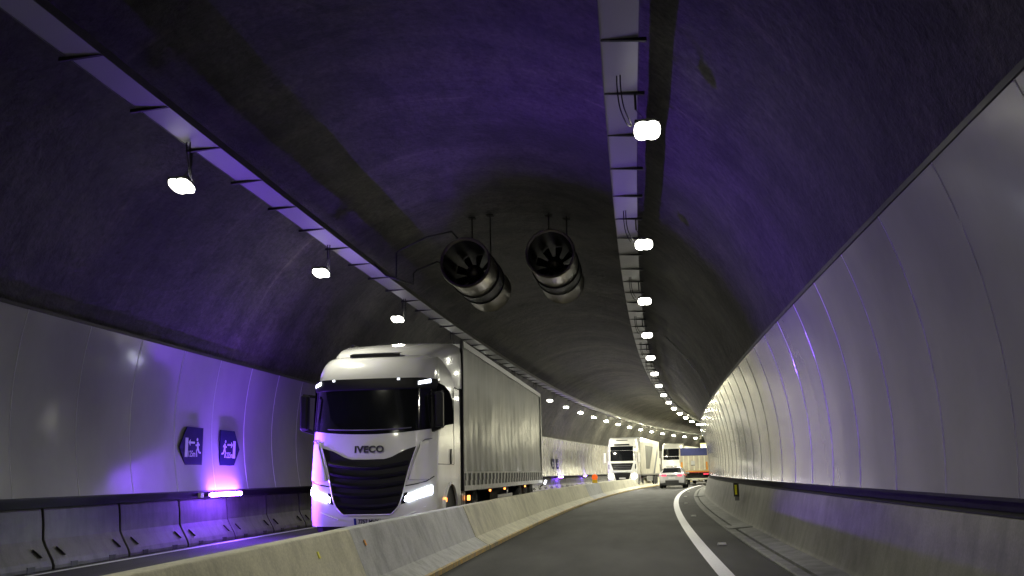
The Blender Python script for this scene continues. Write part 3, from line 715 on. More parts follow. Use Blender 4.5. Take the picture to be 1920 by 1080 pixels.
def lorry_one():
    s0, a0 = 15.95, -4.44; L0 = W(s0, a0, 0); h = hd(20)
    r = thing('lorry', 'big white oncoming lorry with a black grille and grey curtain-sided trailer', 'lorry', L0, -h + math.pi)
    hw = 1.13
    cab = Cab(hw, 2.62, [(.4, -.10), (.55, -.03), (.9, 0), (1.25, -.02), (1.8, -.06), (2.05, -.09), (2.95, -.20), (3.15, -.27), (3.32, -.40), (3.42, -.55), (3.47, -.72), (3.50, -.95)],
              [(.4, 1), (2.2, 1.0), (3.0, .985), (3.25, .965), (3.42, .92), (3.5, .86)], R=.34, Ry=.40, crown=.09)
    mb = MB()
    cab.shell(mb, .46, [.6, .75, .9, 1.05, 1.3, 1.6, 1.85, 2.1, 2.4, 2.7, 2.95, 3.06, 3.15, 3.24, 3.32, 3.38, 3.42, 3.45, 3.47, 3.50], arch=(-1.62, .62, .50))
    body = mb.build('cab_body', M['truck_white'], r, smooth=40)
    # roof deflector set back on the roof, with a dark slot in front of it
    mb = MB(); rows = []
    for y, z, k in ((-.70, 3.44, .78), (-.95, 3.56, .86), (-1.3, 3.68, .93), (-1.9, 3.82, .985), (-2.62, 3.93, 1.0)):
        w_ = hw*k; rows.append([Vector((-w_, y-.25, 3.0)), Vector((-w_, y-.10, z-.22)), Vector((-w_*.97, y-.04, z-.09)), Vector((-w_*.86, y, z-.01)), Vector((-w_*.4, y+.02, z+.01)), Vector((0, y+.03, z+.015)),
            Vector((w_*.4, y+.02, z+.01)), Vector((w_*.86, y, z-.01)), Vector((w_*.97, y-.04, z-.09)), Vector((w_, y-.10, z-.22)), Vector((w_, y-.25, 3.0))])
    mb.grid(rows); o = len(mb.v); mb.add(rows[-1], [tuple(range(11))]); mb.add(rows[0], [tuple(range(11))])
    defl = mb.build('roof_deflector', M['truck_white'], r, smooth=45)
    mb = MB()
    sl = [cab.P(u, 3.435, .012) for u in fr(-.52, .42, 12)]; su = [p + Vector((0, -.14, .085)) for p in sl]; sl = [p+Vector((0, .04, -.012)) for p in sl]
    mb.grid([sl, [p+Vector((0, .0, .055)) for p in sl], su]); mb.build('roof_slot', M['grille_black'], defl, fix=False)
    # windscreen with curved lower edge
    mb = MB(); zs = fr(0, 1, 12)
    rows = []
    for t_ in zs:
        row = []
        for i in range(25):
            u = -1.085 + 2.17*i/24; zb = 2.02 + .085*(abs(u)/1.085)**2.2; zt = 2.985
            row.append(cab.P(u, zb+(zt-zb)*t_, .008))
        rows.append(row)
    mb.grid(rows); ws = mb.build('windscreen', M['glass_dark'], r, smooth=60)
    # black visor band with two marker lamps at its ends and two small ones
    mb = MB(); rows = []
    for z, off in ((2.80, .010), (2.81, .035), (2.9, .05), (2.985, .05), (2.995, .02)):
        rows.append([cab.P(u, z, off) for u in fr(-1.09, 1.09, 24)])
    mb.grid(rows); vis = mb.build('sun_visor', M['grille_black'], r, smooth=50)
    for u, wd in ((-.97, .065), (.92, .085)):
        mb = MB(); mb.grid([[cab.P(u+q, z+.02*(q/.08), .062) for q in fr(-wd, wd, 5)] for z in (2.885, 2.91, 2.945)]); mb.build('corner_lamp', M['marker_light'], r, smooth=60)
    for u in (-.68, .50):
        mb = MB(); mb.grid([[cab.P(u+q, z, .062) for q in (-.022, .022)] for z in (2.95, 2.975)]); mb.build('roof_marker', M['marker_light'], r)
    for sd in (-1, 1):
        mb = MB(); rows = []
        for z in fr(2.10, 2.985, 8):
            hh = cab.hw*interp(cab.half, z); row = []
            for t_ in fr(math.radians(50), math.radians(90), 8):
                x = hh-cab.R+cab.R*math.sin(t_); y = interp(cab.rake, z)-cab.crown*(x/hh)**2-cab.Ry*(1-math.cos(t_))
                row.append(Vector((-sd*(x+.009*math.sin(t_)), y+.009*math.cos(t_), z)))
            row.append(row[-1] + Vector((0, -.06, 0)))
            rows.append(row)
        mb.grid(rows); mb.build('windscreen_pillar', M['grille_black'], r, smooth=60)
    # wiper line and dashboard glint
    mb = MB(); mb.tube([cab.P(u, 2.09+.05*(abs(u))**2, .03) for u in fr(-.75, .75, 14)], .010, 6); mb.build('wiper', M['chrome_grey'], r)
    # white upper front panel lip above the grille, in relief, dipping in the middle
    def gtop(u): 
        u = abs(u)
        return interp([(0, 1.585), (.30, 1.59), (.42, 1.625), (.62, 1.73), (.84, 1.80)], u)
    # grille: trapezoid narrowing downward
    gl = [(.66, -.40), (.70, -.47), (.80, -.56), (.95, -.615), (1.4, -.72), (1.80, -.85)]
    gr = [(z, -u) for z, u in gl]
    mb = MB(); rows = []
    for t_ in fr(0, 1, 20):
        row = []
        for i in range(25):
            f = -1 + 2*i/24; zb = .665
            # work in z then u
            z_ref = zb + (1.80-zb)*t_; ww = -interp(gl, z_ref); u = f*ww
            z = zb + (gtop(u)-zb)*t_
            row.append(cab.P(u, z, .006))
        rows.append(row)
    mb.grid(rows); grl = mb.build('grille', M['grille_black'], r, smooth=60)
    for k, z in enumerate((.80, .98, 1.14, 1.30, 1.46)):
        wd = -interp(gl, z)-.03; mb = MB(); rows = []
        for dz, off in ((-.045, .01), (-.03, .035), (.0, .045), (.035, .012)):
            rows.append([cab.P(u, z+dz + (.03+.02*k/4)*(abs(u)/wd)**2*1.6 - .012, off) for u in fr(-wd, wd, 22)])
        mb.grid(rows); mb.build('slat', M['grille_slat'], grl, smooth=50)
    # chromed light rim round the grille
    rim = [cab.P(interp(gl, z), z, .016) for z in fr(1.80, .70, 12)] + [cab.P(u, .655, .016) for u in fr(-.42, .42, 6)] + [cab.P(-interp(gl, z), z, .016) for z in fr(.70, 1.80, 12)]
    mb = MB(); mb.tube(rim, .012, 6); mb.build('grille_rim', M['truck_white'], r, smooth=60)
    # raised side panels beside the grille
    for sd in (-1, 1):
        mb = MB(); rows = []
        for z in fr(1.235, 1.86, 10):
            inner = interp(gl, z)+.0; e = (z-1.235)/.625
            a_, b_ = abs(inner)+.035, 1.04 - .02*e
            rows.append([cab.P(sd*u, z, off) for u, off in [(a_, -.01), (a_+.012, .032)] + [(a_+.02+(b_-a_-.03)*i/6, .036) for i in range(7)] + [(b_, .004)]])
        rows = [[p + Vector((0, -.03, -.004)) for p in rows[0]]] + rows + [[p + Vector((0, -.03, .03)) for p in rows[-1]]]
        mb.grid(rows); mb.build('corner_panel', M['truck_white'], r, smooth=35)
        mb = MB(); mb.tube([cab.P(sd*u, z, .022) for u, z in ((1.06, 1.93), (.97, 1.915), (.905, 1.85), (.875, 1.76), (.80, 1.50), (.72, 1.235))], .009, 6); mb.build('panel_seam', M['chrome_grey'], r)
        # headlight
        mb = MB(); rows = []
        for t_ in fr(0, 1, 4):
            rows.append([cab.P(sd*u, (.865 + .125*e_) + t_*(.085+.045*e_), .012) for u, e_ in [(.66+.42*i/8, i/8) for i in range(9)]])
        mb.grid(rows); mb.build('headlight', M['headlight'], r, smooth=60)
        mb = MB(); rows = []
        for t_ in (0, .08, .92, 1):
            rows.append([cab.P(sd*u, (.825 + .125*e_) + t_*(.165+.055*e_), .004 if t_ in (0, 1) else .009) for u, e_ in [(.60+.10*i/8, .22*i/8) for i in range(9)]])
        mb.grid(rows); mb.build('headlight_housing', M['grille_black'], r, smooth=60)
        # dark seam line above the headlight
        mb = MB(); mb.tube([cab.P(sd*u, z, .004) for u, z in ((.66, 1.13), (.85, 1.16), (1.0, 1.20), (1.10, 1.28))], .010, 6); mb.build('panel_seam', M['grille_black'], r)
        # bumper crease
        mb = MB(); mb.tube([cab.P(sd*u, z, .004) for u, z in ((.52, .58), (.8, .68), (1.0, .78))], .012, 6); mb.build('bumper_crease', M['truck_white'], r)
    mb = MB(); mb.grid([[cab.P(u, z, o_) for u in fr(-.95, .95, 16)] for z, o_ in ((.36, -.03), (.46, -.01))]); mb.build('bumper_skirt', M['chassis_black'], r)
    # maker's name and number plate
    def on_front(u, z, off):
        p = cab.P(u, z, off); dz = .03; q = cab.P(u, z+dz, off); up = (q-p).normalized(); rt = Vector((-1, 0, 0)); n = rt.cross(up)
        return Matrix(((rt.x, up.x, n.x, p.x), (rt.y, up.y, n.y, p.y), (rt.z, up.z, n.z, p.z), (0, 0, 0, 1)))
    text('maker_lettering', 'IVECO', .155, M['logo_grey'], r, on_front(.02, 1.755, .018), .008, .006, 1.12, 1.08)
    mb = MB(); mb.grid([[cab.P(u, z, .02) for u in fr(-.23, .25, 4)] for z in (.495, .60)]); pl = mb.build('number_plate', M['plate_white'], r)
    mb = MB(); mb.grid([[cab.P(u, z, .023) for u in (-.228, -.185)] for z in (.497, .598)]); mb.build('country_band', M['eu_blue'], pl)
    text('plate_lettering', '7757 MHY', .10, M['ink'], pl, on_front(.03, .548, .024), .001, .002, .82)
    # ---- sides
    for sd in (-1, 1):     # local x sign
        X = sd*hw
        def side_poly(nm, poly, mat, off=.006, th=.012, par=r):
            mb = MB(); n = len(poly); xs = (X*1.0 + sd*(off-th), X + sd*off)
            vs = [Vector((x, y, z)) for x in xs for y, z in poly]
            mb.add(vs, [tuple(range(n)), tuple(range(2*n-1, n-1, -1))] + [(i, i+n, (i+1) % n+n, (i+1) % n) for i in range(n)]); return mb.build(nm, mat, par, bevel=.004)
        win = side_poly('side_window', [(-.42, 2.12), (-.50, 2.86), (-.62, 2.93), (-1.1, 2.93), (-1.55, 2.86), (-1.80, 2.72), (-1.93, 2.45), (-1.93, 2.26), (-1.2, 2.20), (-.7, 2.10)], M['side_glass'])
        side_poly('door_seam', [(-1.96, 1.5), (-1.98, 1.5), (-1.98, 2.95), (-1.96, 2.95)], M['grille_black'], .004)
        side_poly('door_seam', [(-.55, 1.5), (-1.95, 1.5), (-1.95, 1.485), (-.55, 1.485)], M['grille_black'], .004)
        dh = side_poly('door_handle', [(-1.70, 1.50), (-1.62, 1.50), (-1.60, 1.66), (-1.66, 1.78), (-1.74, 1.60)], M['grille_black'], .02, .03)
        side_poly('air_duct_seam', [(-2.05, 2.98), (-2.6, 2.98), (-2.6, 2.965), (-2.05, 2.965)], M['grille_black'], .004)
        # wheel arch lip, step, mirror
        mb = MB(); mb.tube([(X+sd*.01, -1.62+.645*math.cos(t_), .50+.645*math.sin(t_)) for t_ in fr(.0, math.pi, 18)], .028, 6); mb.build('wheel_arch', M['truck_white'], r, smooth=60)
        wheel(r, sd*(hw-.19), -1.62, .50, .33, sd)
        mb = MB(); mb.box(X-sd*.42, X-sd*.02, -2.3, -.95, .5, 1.25); mb.build('wheel_well', M['chassis_black'], r)
        mb = MB(); x0, x1 = sorted((X+sd*.02, X+sd*.17)); mb.box(x0, x1, -.30, -.16, 2.12, 2.74); mi = mb.build('mirror', M['grille_black'], r, bevel=.035)
        mb = MB(); mb.bar((X-sd*.05, -.34, 2.72), (X+sd*.15, -.24, 2.74), .05, .05); mb.bar((X-sd*.05, -.34, 2.08), (X+sd*.15, -.24, 2.15), .06, .07); mb.build('mirror_arm', M['grille_black'], mi)
        # side tank, fairing and orange side markers
        mb = MB(); x0, x1 = sorted((X-sd*.03, X-sd*.55)); rad = .10
        mb.box(x0, x1, -3.35, -2.72, .42, 1.02); tk = mb.build('fuel_tank', M['tank_steel'], r, bevel=.09)
        for yy in (-2.85, -3.05, -3.25):
            mb = MB(); mb.box(x0-.006, x1+.006, yy-.03, yy+.03, .412, 1.03); mb.build('tank_strap', M['chrome_grey'], tk, bevel=.09)
        mb = MB(); mb.box(min(X+sd*.0, X+sd*.03), max(X, X+sd*.03), -1.18, -1.06, .82, .90); mb.build('side_marker', M['orange_lit'], r, bevel=.01)
        mb = MB(); mb.box(min(X-sd*.02, X+sd*.03), max(X-sd*.02, X+sd*.03), -3.50, -3.40, .78, .88); mb.build('side_marker', M['orange_lit'], r, bevel=.01)
    mb = MB(); 
    for x in (-.42, .42): mb.box(x-.06, x+.06, -6.1, -.9, .55, .80)
    mb.box(-.9, .9, -2.62, -.5, .50, .62); mb.box(-.62, .62, -5.5, -4.3, .80, .93); mb.build('tractor_frame', M['chassis_black'], r)
    for sd in (-1, 1):
        wheel(r, sd*(hw-.28), -4.55, .50, .50, sd, dual=True)
        mb = MB(); mb.tube([(sd*(hw-.28), -4.55+.56*math.cos(t_), .52+.56*math.sin(t_)) for t_ in fr(.2, math.pi-.2, 10)], [.02]*11, 5)
        mb.grid([[(sd*(hw-.5), -4.55+.57*math.cos(t_), .50+.57*math.sin(t_)), (sd*(hw-.04), -4.55+.57*math.cos(t_), .50+.57*math.sin(t_))] for t_ in fr(.15, math.pi-.15, 12)]); mb.build('mudguard', M['chassis_black'], r)
    # ---- trailer: swung a touch to follow the bend
    yf, yr, zt, zb, tw = -2.80, -16.4, 4.0, 1.20, 1.15
    p_front = W(18.76, -3.3-tw+.0, 0); p_rear = W(32.36, -3.3-tw, 0)
    inv = Matrix.Translation(L0) @ Matrix.Rotation(-h+math.pi, 4, 'Z'); inv = inv.inverted()
    lf, lr = inv @ p_front, inv @ p_rear; d = (lf-lr).normalized(); ang = math.atan2(-d.x, d.y)
    def TT(p): # trailer coords (y measured back from its front) to lorry coords
        q = Matrix.Rotation(ang, 3, 'Z') @ Vector((p[0], p[1], 0)); return Vector((lf.x+q.x, lf.y+q.y, p[2]))
    TL = 13.6
    mb = MB(); mb.box(-tw+.02, tw-.02, -TL+.03, -.02, zb-.1, zt-.06, T=TT); core = mb.build('trailer_body', M['chrome_grey'], r)
    for sd in (-1, 1):
        mb = MB(); rows = []
        for i in range(137):
            y = -.06 - (TL-.12)*i/136; row = []
            for k in range(15):
                z = 1.32 + (zt-.12-1.32)*k/14
                wv = .002*math.sin(i*.9+k*.3) + .024*mnoise.noise(Vector((y*.8, z*.9, 4.4+sd))) + .006*mnoise.noise(Vector((y*5, z*2, 1)))
                row.append(TT((sd*(tw+.004+wv), y, z)))
            rows.append(row)
        mb.grid(rows); mb.build('curtain', M['curtain_grey'], r, smooth=60)
        mb = MB(); x0, x1 = sorted((sd*(tw-.02), sd*(tw+.03)))
        mb.box(x0, x1, -TL, 0, zt-.12, zt, T=TT); mb.build('roof_rail', M['chrome_grey'], r)
        mb = MB(); mb.box(x0, x1, -TL, 0, .98, 1.08, T=TT); mb.build('side_rail', M['rail_steel'], r)
        mb = MB(); mb.box(*sorted((sd*(tw-.02), sd*(tw+.012))), -TL+.1, -.1, 1.075, 1.34, T=TT); mb.build('buckle_board', M['strap_dark'], r)
        mb = MB(); mb.box(*sorted((sd*(tw+.0), sd*(tw+.028))), -TL+.05, -.05, 1.325, 1.36, T=TT); mb.build('curtain_hem', M['strap_grey'], r)
        base = None
        for k in range(27):
            y = -.35 - k*.495
            mb = MB(); mb.box(*sorted((sd*(tw+.008), sd*(tw+.03))), y-.10, y+.10, 1.18, 1.33, T=TT)
            mb.box(*sorted((sd*(tw+.008), sd*(tw+.024))), y-.07, y+.15, 1.06, 1.19, T=TT); mb.build('strap_buckle', M['strap_grey'], r)
        for y in (-.03, -TL+.03):
            mb = MB(); mb.box(*sorted((sd*(tw-.03), sd*(tw+.035))), y-.05, y+.05, .98, zt, T=TT); mb.build('corner_post', M['grille_black' if y > -1 else 'rail_steel'], r)
        for y in (-3.2, -5.4, -9.3):
            mb = MB(); mb.box(*sorted((sd*(tw-.01), sd*(tw+.02))), y-.05, y+.05, .91, .955, T=TT); mb.build('side_marker', M['orange_lit'], r)
        mb = MB(); mb.box(*sorted((sd*(tw-.05), sd*(tw-.02))), -6.9, -4.6, .52, .80, T=TT); mb.build('side_guard', M['truck_white_warm'], r)
        for k, y in enumerate((-8.6, -9.9, -11.2)):
            ww = wheel(r, 0, 0, .48, .36, sd); p = TT((sd*(tw-.2), y, 0)); ww.location = (p.x, p.y, .48)
    mb = MB()
    for x in (-.45, .45): mb.box(x-.07, x+.07, -TL+.1, -.8, .82, 1.1, T=TT)
    for y in (-8.6, -9.9, -11.2): mb.box(-tw+.3, tw-.3, y-.07, y+.07, .42, .56, T=TT)
    mb.box(-.8, .8, -8.0, -5.2, .6, .9, T=TT); mb.build('trailer_chassis', M['chassis_black'], r)
    mb = MB(); mb.box(-tw, tw, -TL-.03, -TL, 1.0, zt, T=TT); mb.build('rear_doors', M['chrome_grey'], r)
    # rear position lamp on its rubber arm
    mb = MB(); mb.tube([TT((-tw+.05, -TL+.1, .85)), TT((-tw-.10, -TL+.05, .95))], .02, 6); arm = mb.build('lamp_arm', M['rubber'], r)
    mb = MB(); mb.tube([TT((-tw-.10, -TL+.05, .93)), TT((-tw-.16, -TL+.05, 1.06))], .035, 8); mb.build('position_lamp', M['marker_light'], r)
    # light cone of the dipped headlights
    for u in (-.85, .85):
        ld = bpy.data.lights.new('headlight_beam', 'SPOT'); ld.energy = 260; ld.color = (.85, .92, 1.0); ld.spot_size = math.radians(75); ld.spot_blend = .8; ld.shadow_soft_size = .08
        lo = bpy.data.objects.new('headlight_beam', ld); C.objects.link(lo); lo.parent = r; lo.location = (-u, .14, .93)
        lo.rotation_euler = (math.radians(90-6), 0, 0)
    # the whole lorry is a fifth larger than drawn above and stands correspondingly farther back; wheels keep their size and touch the road
    K = 1.2; r.scale = (K, K, K); r.location = (L0.x*K, L0.y*K, CAMH*(1-K))
    for c_ in r.children:
        if c_.name.split('.')[0] == 'wheel':
            rad = c_.location.z; c_.scale = (1.0/K, 1.08/K, 1.08/K); c_.location.z = (rad*1.08 - CAMH*(1-K))/K
    return r
lorry_one()

def lorry_far(s0, a0, label, kind, TLn=13.6):
    L0 = W(s0, a0, 0); h = hd(s0+1); r = thing('lorry', label, 'lorry', L0, -h+math.pi)
    hw = 1.15; Z = 3.88 if kind == 'a' else 4.35
    cab = Cab(hw, 2.3, [(.4, -.06), (.9, 0), (1.7, -.03), (2.0, -.08), (2.9, -.2), (3.3, -.33), (Z-.1, -.6), (Z, -1.0)], [(.4, 1), (2.8, .99), (Z-.1, .9), (Z, .84)], R=.25, Ry=.3, crown=.06)
    mb = MB(); cab.shell(mb, .42, [.6, .9, 1.3, 1.7, 2.1, 2.5, 2.9, 3.1, 3.3, Z-.25, Z-.1, Z-.03, Z], arch=(-1.4, .6, .5)); mb.build('cab_body', M['truck_white_warm'], r, smooth=40)
    if kind == 'a':
        mb = MB(); mb.grid([[cab.P(u, z, .01) for u in fr(-1.02, 1.02, 12)] for z in fr(2.10, 3.22, 5)]); mb.build('windscreen', M['glass_dark'], r, smooth=60)
        mb = MB(); mb.grid([[cab.P(u, z, o_) for u in fr(-.6, .6, 10)] for z, o_ in ((3.28, .02), (3.30, .12), (3.33, .13), (3.36, .03))]); mb.build('sun_visor', M['grille_black'], r)
        mb = MB(); mb.grid([[Vector((-u, cab.y(u, 3.68)+.05, z)) for u in fr(-.45, .45, 6)] for z in (3.66, 3.71)]); mb.build('roof_slot', M['grille_black'], r)
        mb = MB(); T2 = [( -.86, 1.86), (.86, 1.86), (.66, 1.40), (-.66, 1.40)]
        mb.grid([[cab.P(f*interp([(1.40, .66), (1.94, .86)], z), z, .012) for f in fr(-1, 1, 12)] for z in fr(1.42, 1.94, 4)]); g_ = mb.build('upper_grille', M['grille_black'], r, smooth=60)
        for z in (1.5, 1.62, 1.74):
            mb = MB(); mb.tube([cab.P(u, z, .02) for u in fr(-.66, .66, 8)], .014, 5); mb.build('slat', M['chrome_grey'], g_)
        mb = MB(); mb.tube([cab.P(u, z, .03) for u, z in ((-.95, 1.84), (-.72, 1.34), (-.3, 1.30), (.3, 1.30), (.72, 1.34), (.95, 1.84))], .035, 6); mb.build('grille_trim', M['silver_top'], r, smooth=60)
        mb = MB(); mb.grid([[cab.P(f*interp([(.55, .46), (1.22, .64)], z), z, .012) for f in fr(-1, 1, 12)] for z in fr(.55, 1.22, 4)]); mb.build('lower_grille', M['grille_black'], r, smooth=60)
        mb = MB(); mb.grid([[cab.P(u, z, .02) for u in fr(-.24, .24, 3)] for z in (.76, .86)]); mb.build('number_plate', M['plate_white'], r)
        for sd in (-1, 1):
            mb = MB(); mb.grid([[cab.P(sd*u, z, .012) for u in (.98, 1.05)] for z in (1.50, 1.85)]); mb.build('air_vent', M['grille_black'], r)
    else:
        mb = MB(); mb.grid([[cab.P(u, z, .01) for u in fr(-1.04, 1.04, 12)] for z in fr(2.5, 3.75, 5)]); mb.build('windscreen', M['glass_dark'], r, smooth=60)
        mb = MB(); mb.grid([[cab.P(f*.8, z, .012) for f in fr(-1, 1, 12)] for z in fr(.7, 1.5, 4)]); mb.build('grille', M['grille_black'], r, smooth=60)
        mb = MB()
        for u in fr(-.55, .55, 11): mb.box(-u-.03, -u+.03, cab.y(u, 1.75)+.0, cab.y(u, 1.75)+.03, 1.70, 1.82)
        mb.build('maker_lettering', M['letter_grey'], r)
    for sd in (-1, 1):
        mb = MB(); mb.grid([[cab.P(sd*u, z+.1*(u-.75), .016) for u in fr(.72, 1.06, 5)] for z in (.80, .95, 1.10)]); mb.build('headlight', M['headlight_far'], r, smooth=60)
        X = sd*hw; mb = MB(); mb.box(*sorted((X+sd*.08, X+sd*.25)), -.28, -.14, 1.98, 2.72); mb.build('mirror', M['truck_white_warm'], r, bevel=.03)
        mb = MB(); mb.box(*sorted((X-sd*.01, X+sd*.008)), -1.55, -.45, 2.05, 2.80); mb.build('side_window', M['glass_dark'], r)
        mb = MB(); mb.box(*sorted((X-sd*.04, X-sd*.5)), -3.3, -2.4, .45, 1.0); mb.build('fuel_tank', M['truck_white_warm'], r, bevel=.06)
        wheel(r, sd*(hw-.18), -1.4, .48, .32, sd); wheel(r, sd*(hw-.26), -4.3, .48, .5, sd, dual=True)
        ld = bpy.data.lights.new('headlight_beam', 'SPOT'); ld.energy = 240; ld.color = (1, .96, .88); ld.spot_size = math.radians(80); ld.spot_blend = .9; ld.shadow_soft_size = .1
        lo = bpy.data.objects.new('headlight_beam', ld); C.objects.link(lo); lo.parent = r; lo.location = (sd*.88, .12, .95); lo.rotation_euler = (math.radians(90-4), 0, 0)
    mb = MB()
    for x in (-.42, .42): mb.box(x-.06, x+.06, -5.8, -.9, .55, .80)
    mb.build('tractor_frame', M['chassis_black'], r)
    # trailer
    inv = (Matrix.Translation(L0) @ Matrix.Rotation(-h+math.pi, 4, 'Z')).inverted()
    lf, lr = inv @ W(s0+2.6, a0, 0), inv @ W(s0+2.6+TLn, a0, 0); d = (lf-lr).normalized(); ang = math.atan2(-d.x, d.y)
    def TT(p):
        q = Matrix.Rotation(ang, 3, 'Z') @ Vector((p[0], p[1], 0)); return Vector((lf.x+q.x, lf.y+q.y, p[2]))
    tw = 1.2
    mb = MB(); mb.box(-tw, tw, -TLn, 0, 1.05, 3.85 if kind == 'a' else 4.1, T=TT); mb.build('trailer_body', M['curtain_cream'], r, bevel=.03)
    mb = MB(); mb.box(-tw-.01, tw+.01, -TLn-.01, .01, 3.62, 3.95, T=TT); mb.build('roof_rail', M['silver_top'], r, bevel=.02)
    for sd in (-1, 1):
        x = sd*(tw+.012)
        if kind == 'a':
            for poly, nm, mat in (([(-8.2, 1.1), (-9.3, 1.1), (-12.4, 2.9), (-12.4, 3.5), (-11.8, 3.2)], 'diagonal_stripe', 'curtain_stripe'), ([(-3.2, 1.5), (-5.5, 1.5), (-8.6, 3.4), (-3.2, 3.4)], 'printed_panel', 'curtain_grey')):
                mb = MB(); n = len(poly); mb.add([TT((x_, y, z)) for x_ in (x-sd*.01, x) for y, z in poly], [tuple(range(n)), tuple(range(2*n-1, n-1, -1))] + [(i, i+n, (i+1) % n+n, (i+1) % n) for i in range(n)]); mb.build(nm, M[mat], r)
        mb = MB(); mb.box(*sorted((x-sd*.02, x+sd*.015)), -TLn, 0, .98, 1.10, T=TT); mb.build('side_rail', M['rail_steel'], r)
        for y in (-8.8, -10.1, -11.4):
            ww = wheel(r, 0, 0, .48, .36, sd); p = TT((sd*(tw-.2), y, 0)); ww.location = (p.x, p.y, .48)
        mb = MB(); mb.box(*sorted((sd*(tw-.06), sd*(tw-.03))), -7.8, -3.9, .50, .92, T=TT); mb.build('side_guard', M['truck_white_warm'], r)
    mb = MB()
    for x_ in (-.45, .45): mb.box(x_-.07, x_+.07, -TLn+.1, -.8, .82, 1.05, T=TT)
    for y in (-8.8, -10.1, -11.4): mb.box(-tw+.3, tw-.3, y-.07, y+.07, .42, .56, T=TT)
    mb.build('trailer_chassis', M['chassis_black'], r)
    return r
lorry_far(73.0, -3.85, 'second oncoming white lorry with bright headlights and dark windscreen, beyond the first', 'a')
lorry_far(108.5, -4.3, 'farthest oncoming white lorry, tall pale roof showing above the silver car', 'b', 10)

# tipper lorry ahead in the camera lane, seen from behind
def tipper():
    s0, a0 = 88.0, .62; L0 = W(s0, a0, 0); r = thing('tipper_lorry', 'lorry ahead with a blue sheet over its cream tailgate and red tail lights', 'lorry', L0, -hd(s0))
    hw = 1.3
    mb = MB(); mb.box(-hw, hw, .06, 9.0, 1.28, 3.30); mb.build('tipper_body', M['tipper_cream'], r, bevel=.03)
    mb = MB(); mb.box(-hw+.12, hw-.12, -.0, .055, 1.28, 2.62); tg = mb.build('tailgate', M['tipper_cream'], r)
    for x in (-.95, -.5, -.02, .46, .92):
        mb = MB(); mb.box(x-.05, x+.05, -.035, .0, 1.32, 2.60); mb.build('tailgate_rib', M['box_cream'], tg)
    mb = MB(); mb.box(-.28, .06, -.045, -.036, 1.75, 2.15); mb.build('placard', M['plate_white'], tg)
    mb = MB(); mb.box(-.28, .06, -.05, -.046, 1.72, 1.80); mb.build('placard_band', M['letter_grey'], tg)
    mb = MB(); mb.box(-hw+.04, hw-.04, -.04, .056, 2.62, 3.30); mb.build('blue_sheet', M['tipper_blue'], r, bevel=.03)
    for x in (-1, 1):
        mb = MB(); mb.box(*sorted((x*hw, x*(hw-.10))), -.05, .06, 1.25, 3.38); mb.build('corner_post', M['tipper_cream'], r)
        mb = MB(); mb.box(*sorted((x*(hw-.11), x*(hw-.26))), -.06, -.04, 1.35, 2.05); mb.build('reflective_strip', M['tipper_orange'], r)
        mb = MB(); mb.box(*sorted((x*(hw-.05), x*(hw-.6))), -.02, .05, .88, 1.05); ho = mb.build('lamp_board', M['chassis_black'], r)
        for k in range(3):
            mb = MB(); c0 = x*(hw-.14-.16*k); mb.box(c0-.05, c0+.05, -.035, -.02, .92, 1.01); mb.build('tail_light', M['tail_light'], ho)
    mb = MB(); mb.box(-hw, hw, -.05, .1, 1.16, 1.26); mb.build('orange_sill', M['tipper_orange'], r)
    mb = MB(); mb.box(-hw, hw, -.03, .1, 1.08, 1.155); mb.build('red_band', M['red_band'], r)
    mb = MB(); mb.box(-1.15, 1.15, -.04, .06, .48, .60); mb.build('rear_bumper', M['box_cream'], r)
    mb = MB(); mb.box(-.28, .28, -.06, -.045, .40, .50); mb.build('number_plate', M['plate_white'], r)
    mb = MB(); 
    for x in (-.45, .45): mb.box(x-.07, x+.07, .2, 9, .8, 1.08)
    for y in (1.6, 2.95, 4.3): mb.box(-1, 1, y-.07, y+.07, .42, .56)
    mb.box(-1.0, 1.0, .3, .35, .6, 1.05); mb.build('chassis', M['chassis_black'], r)
    for y in (1.6, 2.95, 4.3):
        for sd in (-1, 1): wheel(r, sd*(hw-.22), y, .48, .4, sd)
    mb = MB(); mb.box(-1.15, 1.15, 9.6, 11.6, .6, 3.1); cb = mb.build('cab', M['truck_white_warm'], r, bevel=.12)
    for sd in (-1, 1): wheel(r, sd*.95, 10.5, .48, .32, sd)
tipper()
def box_lorry():
    s0, a0 = 110, .1; L0 = W(s0, a0, 0); r = thing('box_lorry', 'tall cream box lorry whose roof shows above the blue-sheeted lorry', 'lorry', L0, -hd(s0))
    mb = MB(); mb.box(-1.25, 1.25, .0, 8, 1.1, 4.2); mb.build('box_body', M['box_cream'], r, bevel=.04)
    mb = MB(); mb.box(-1.27, 1.27, -.02, 8.02, 4.205, 4.33); mb.build('roof_edge', M['box_olive'], r)
    mb = MB(); mb.box(-1.2, 1.2, -.03, -.005, 1.15, 4.0); mb.build('rear_door', M['box_cream'], r)
    mb = MB(); mb.box(-1.1, 1.1, .0, 8, .7, 1.09); mb.build('chassis', M['chassis_black'], r)
    for y in (1.6, 6.8):
        for sd in (-1, 1): wheel(r, sd*1.0, y, .48, .4, sd)
    mb = MB(); mb.box(-1.15, 1.15, 8.2, 10.2, .6, 3.0); mb.build('cab', M['truck_white_warm'], r, bevel=.12)
box_lorry()

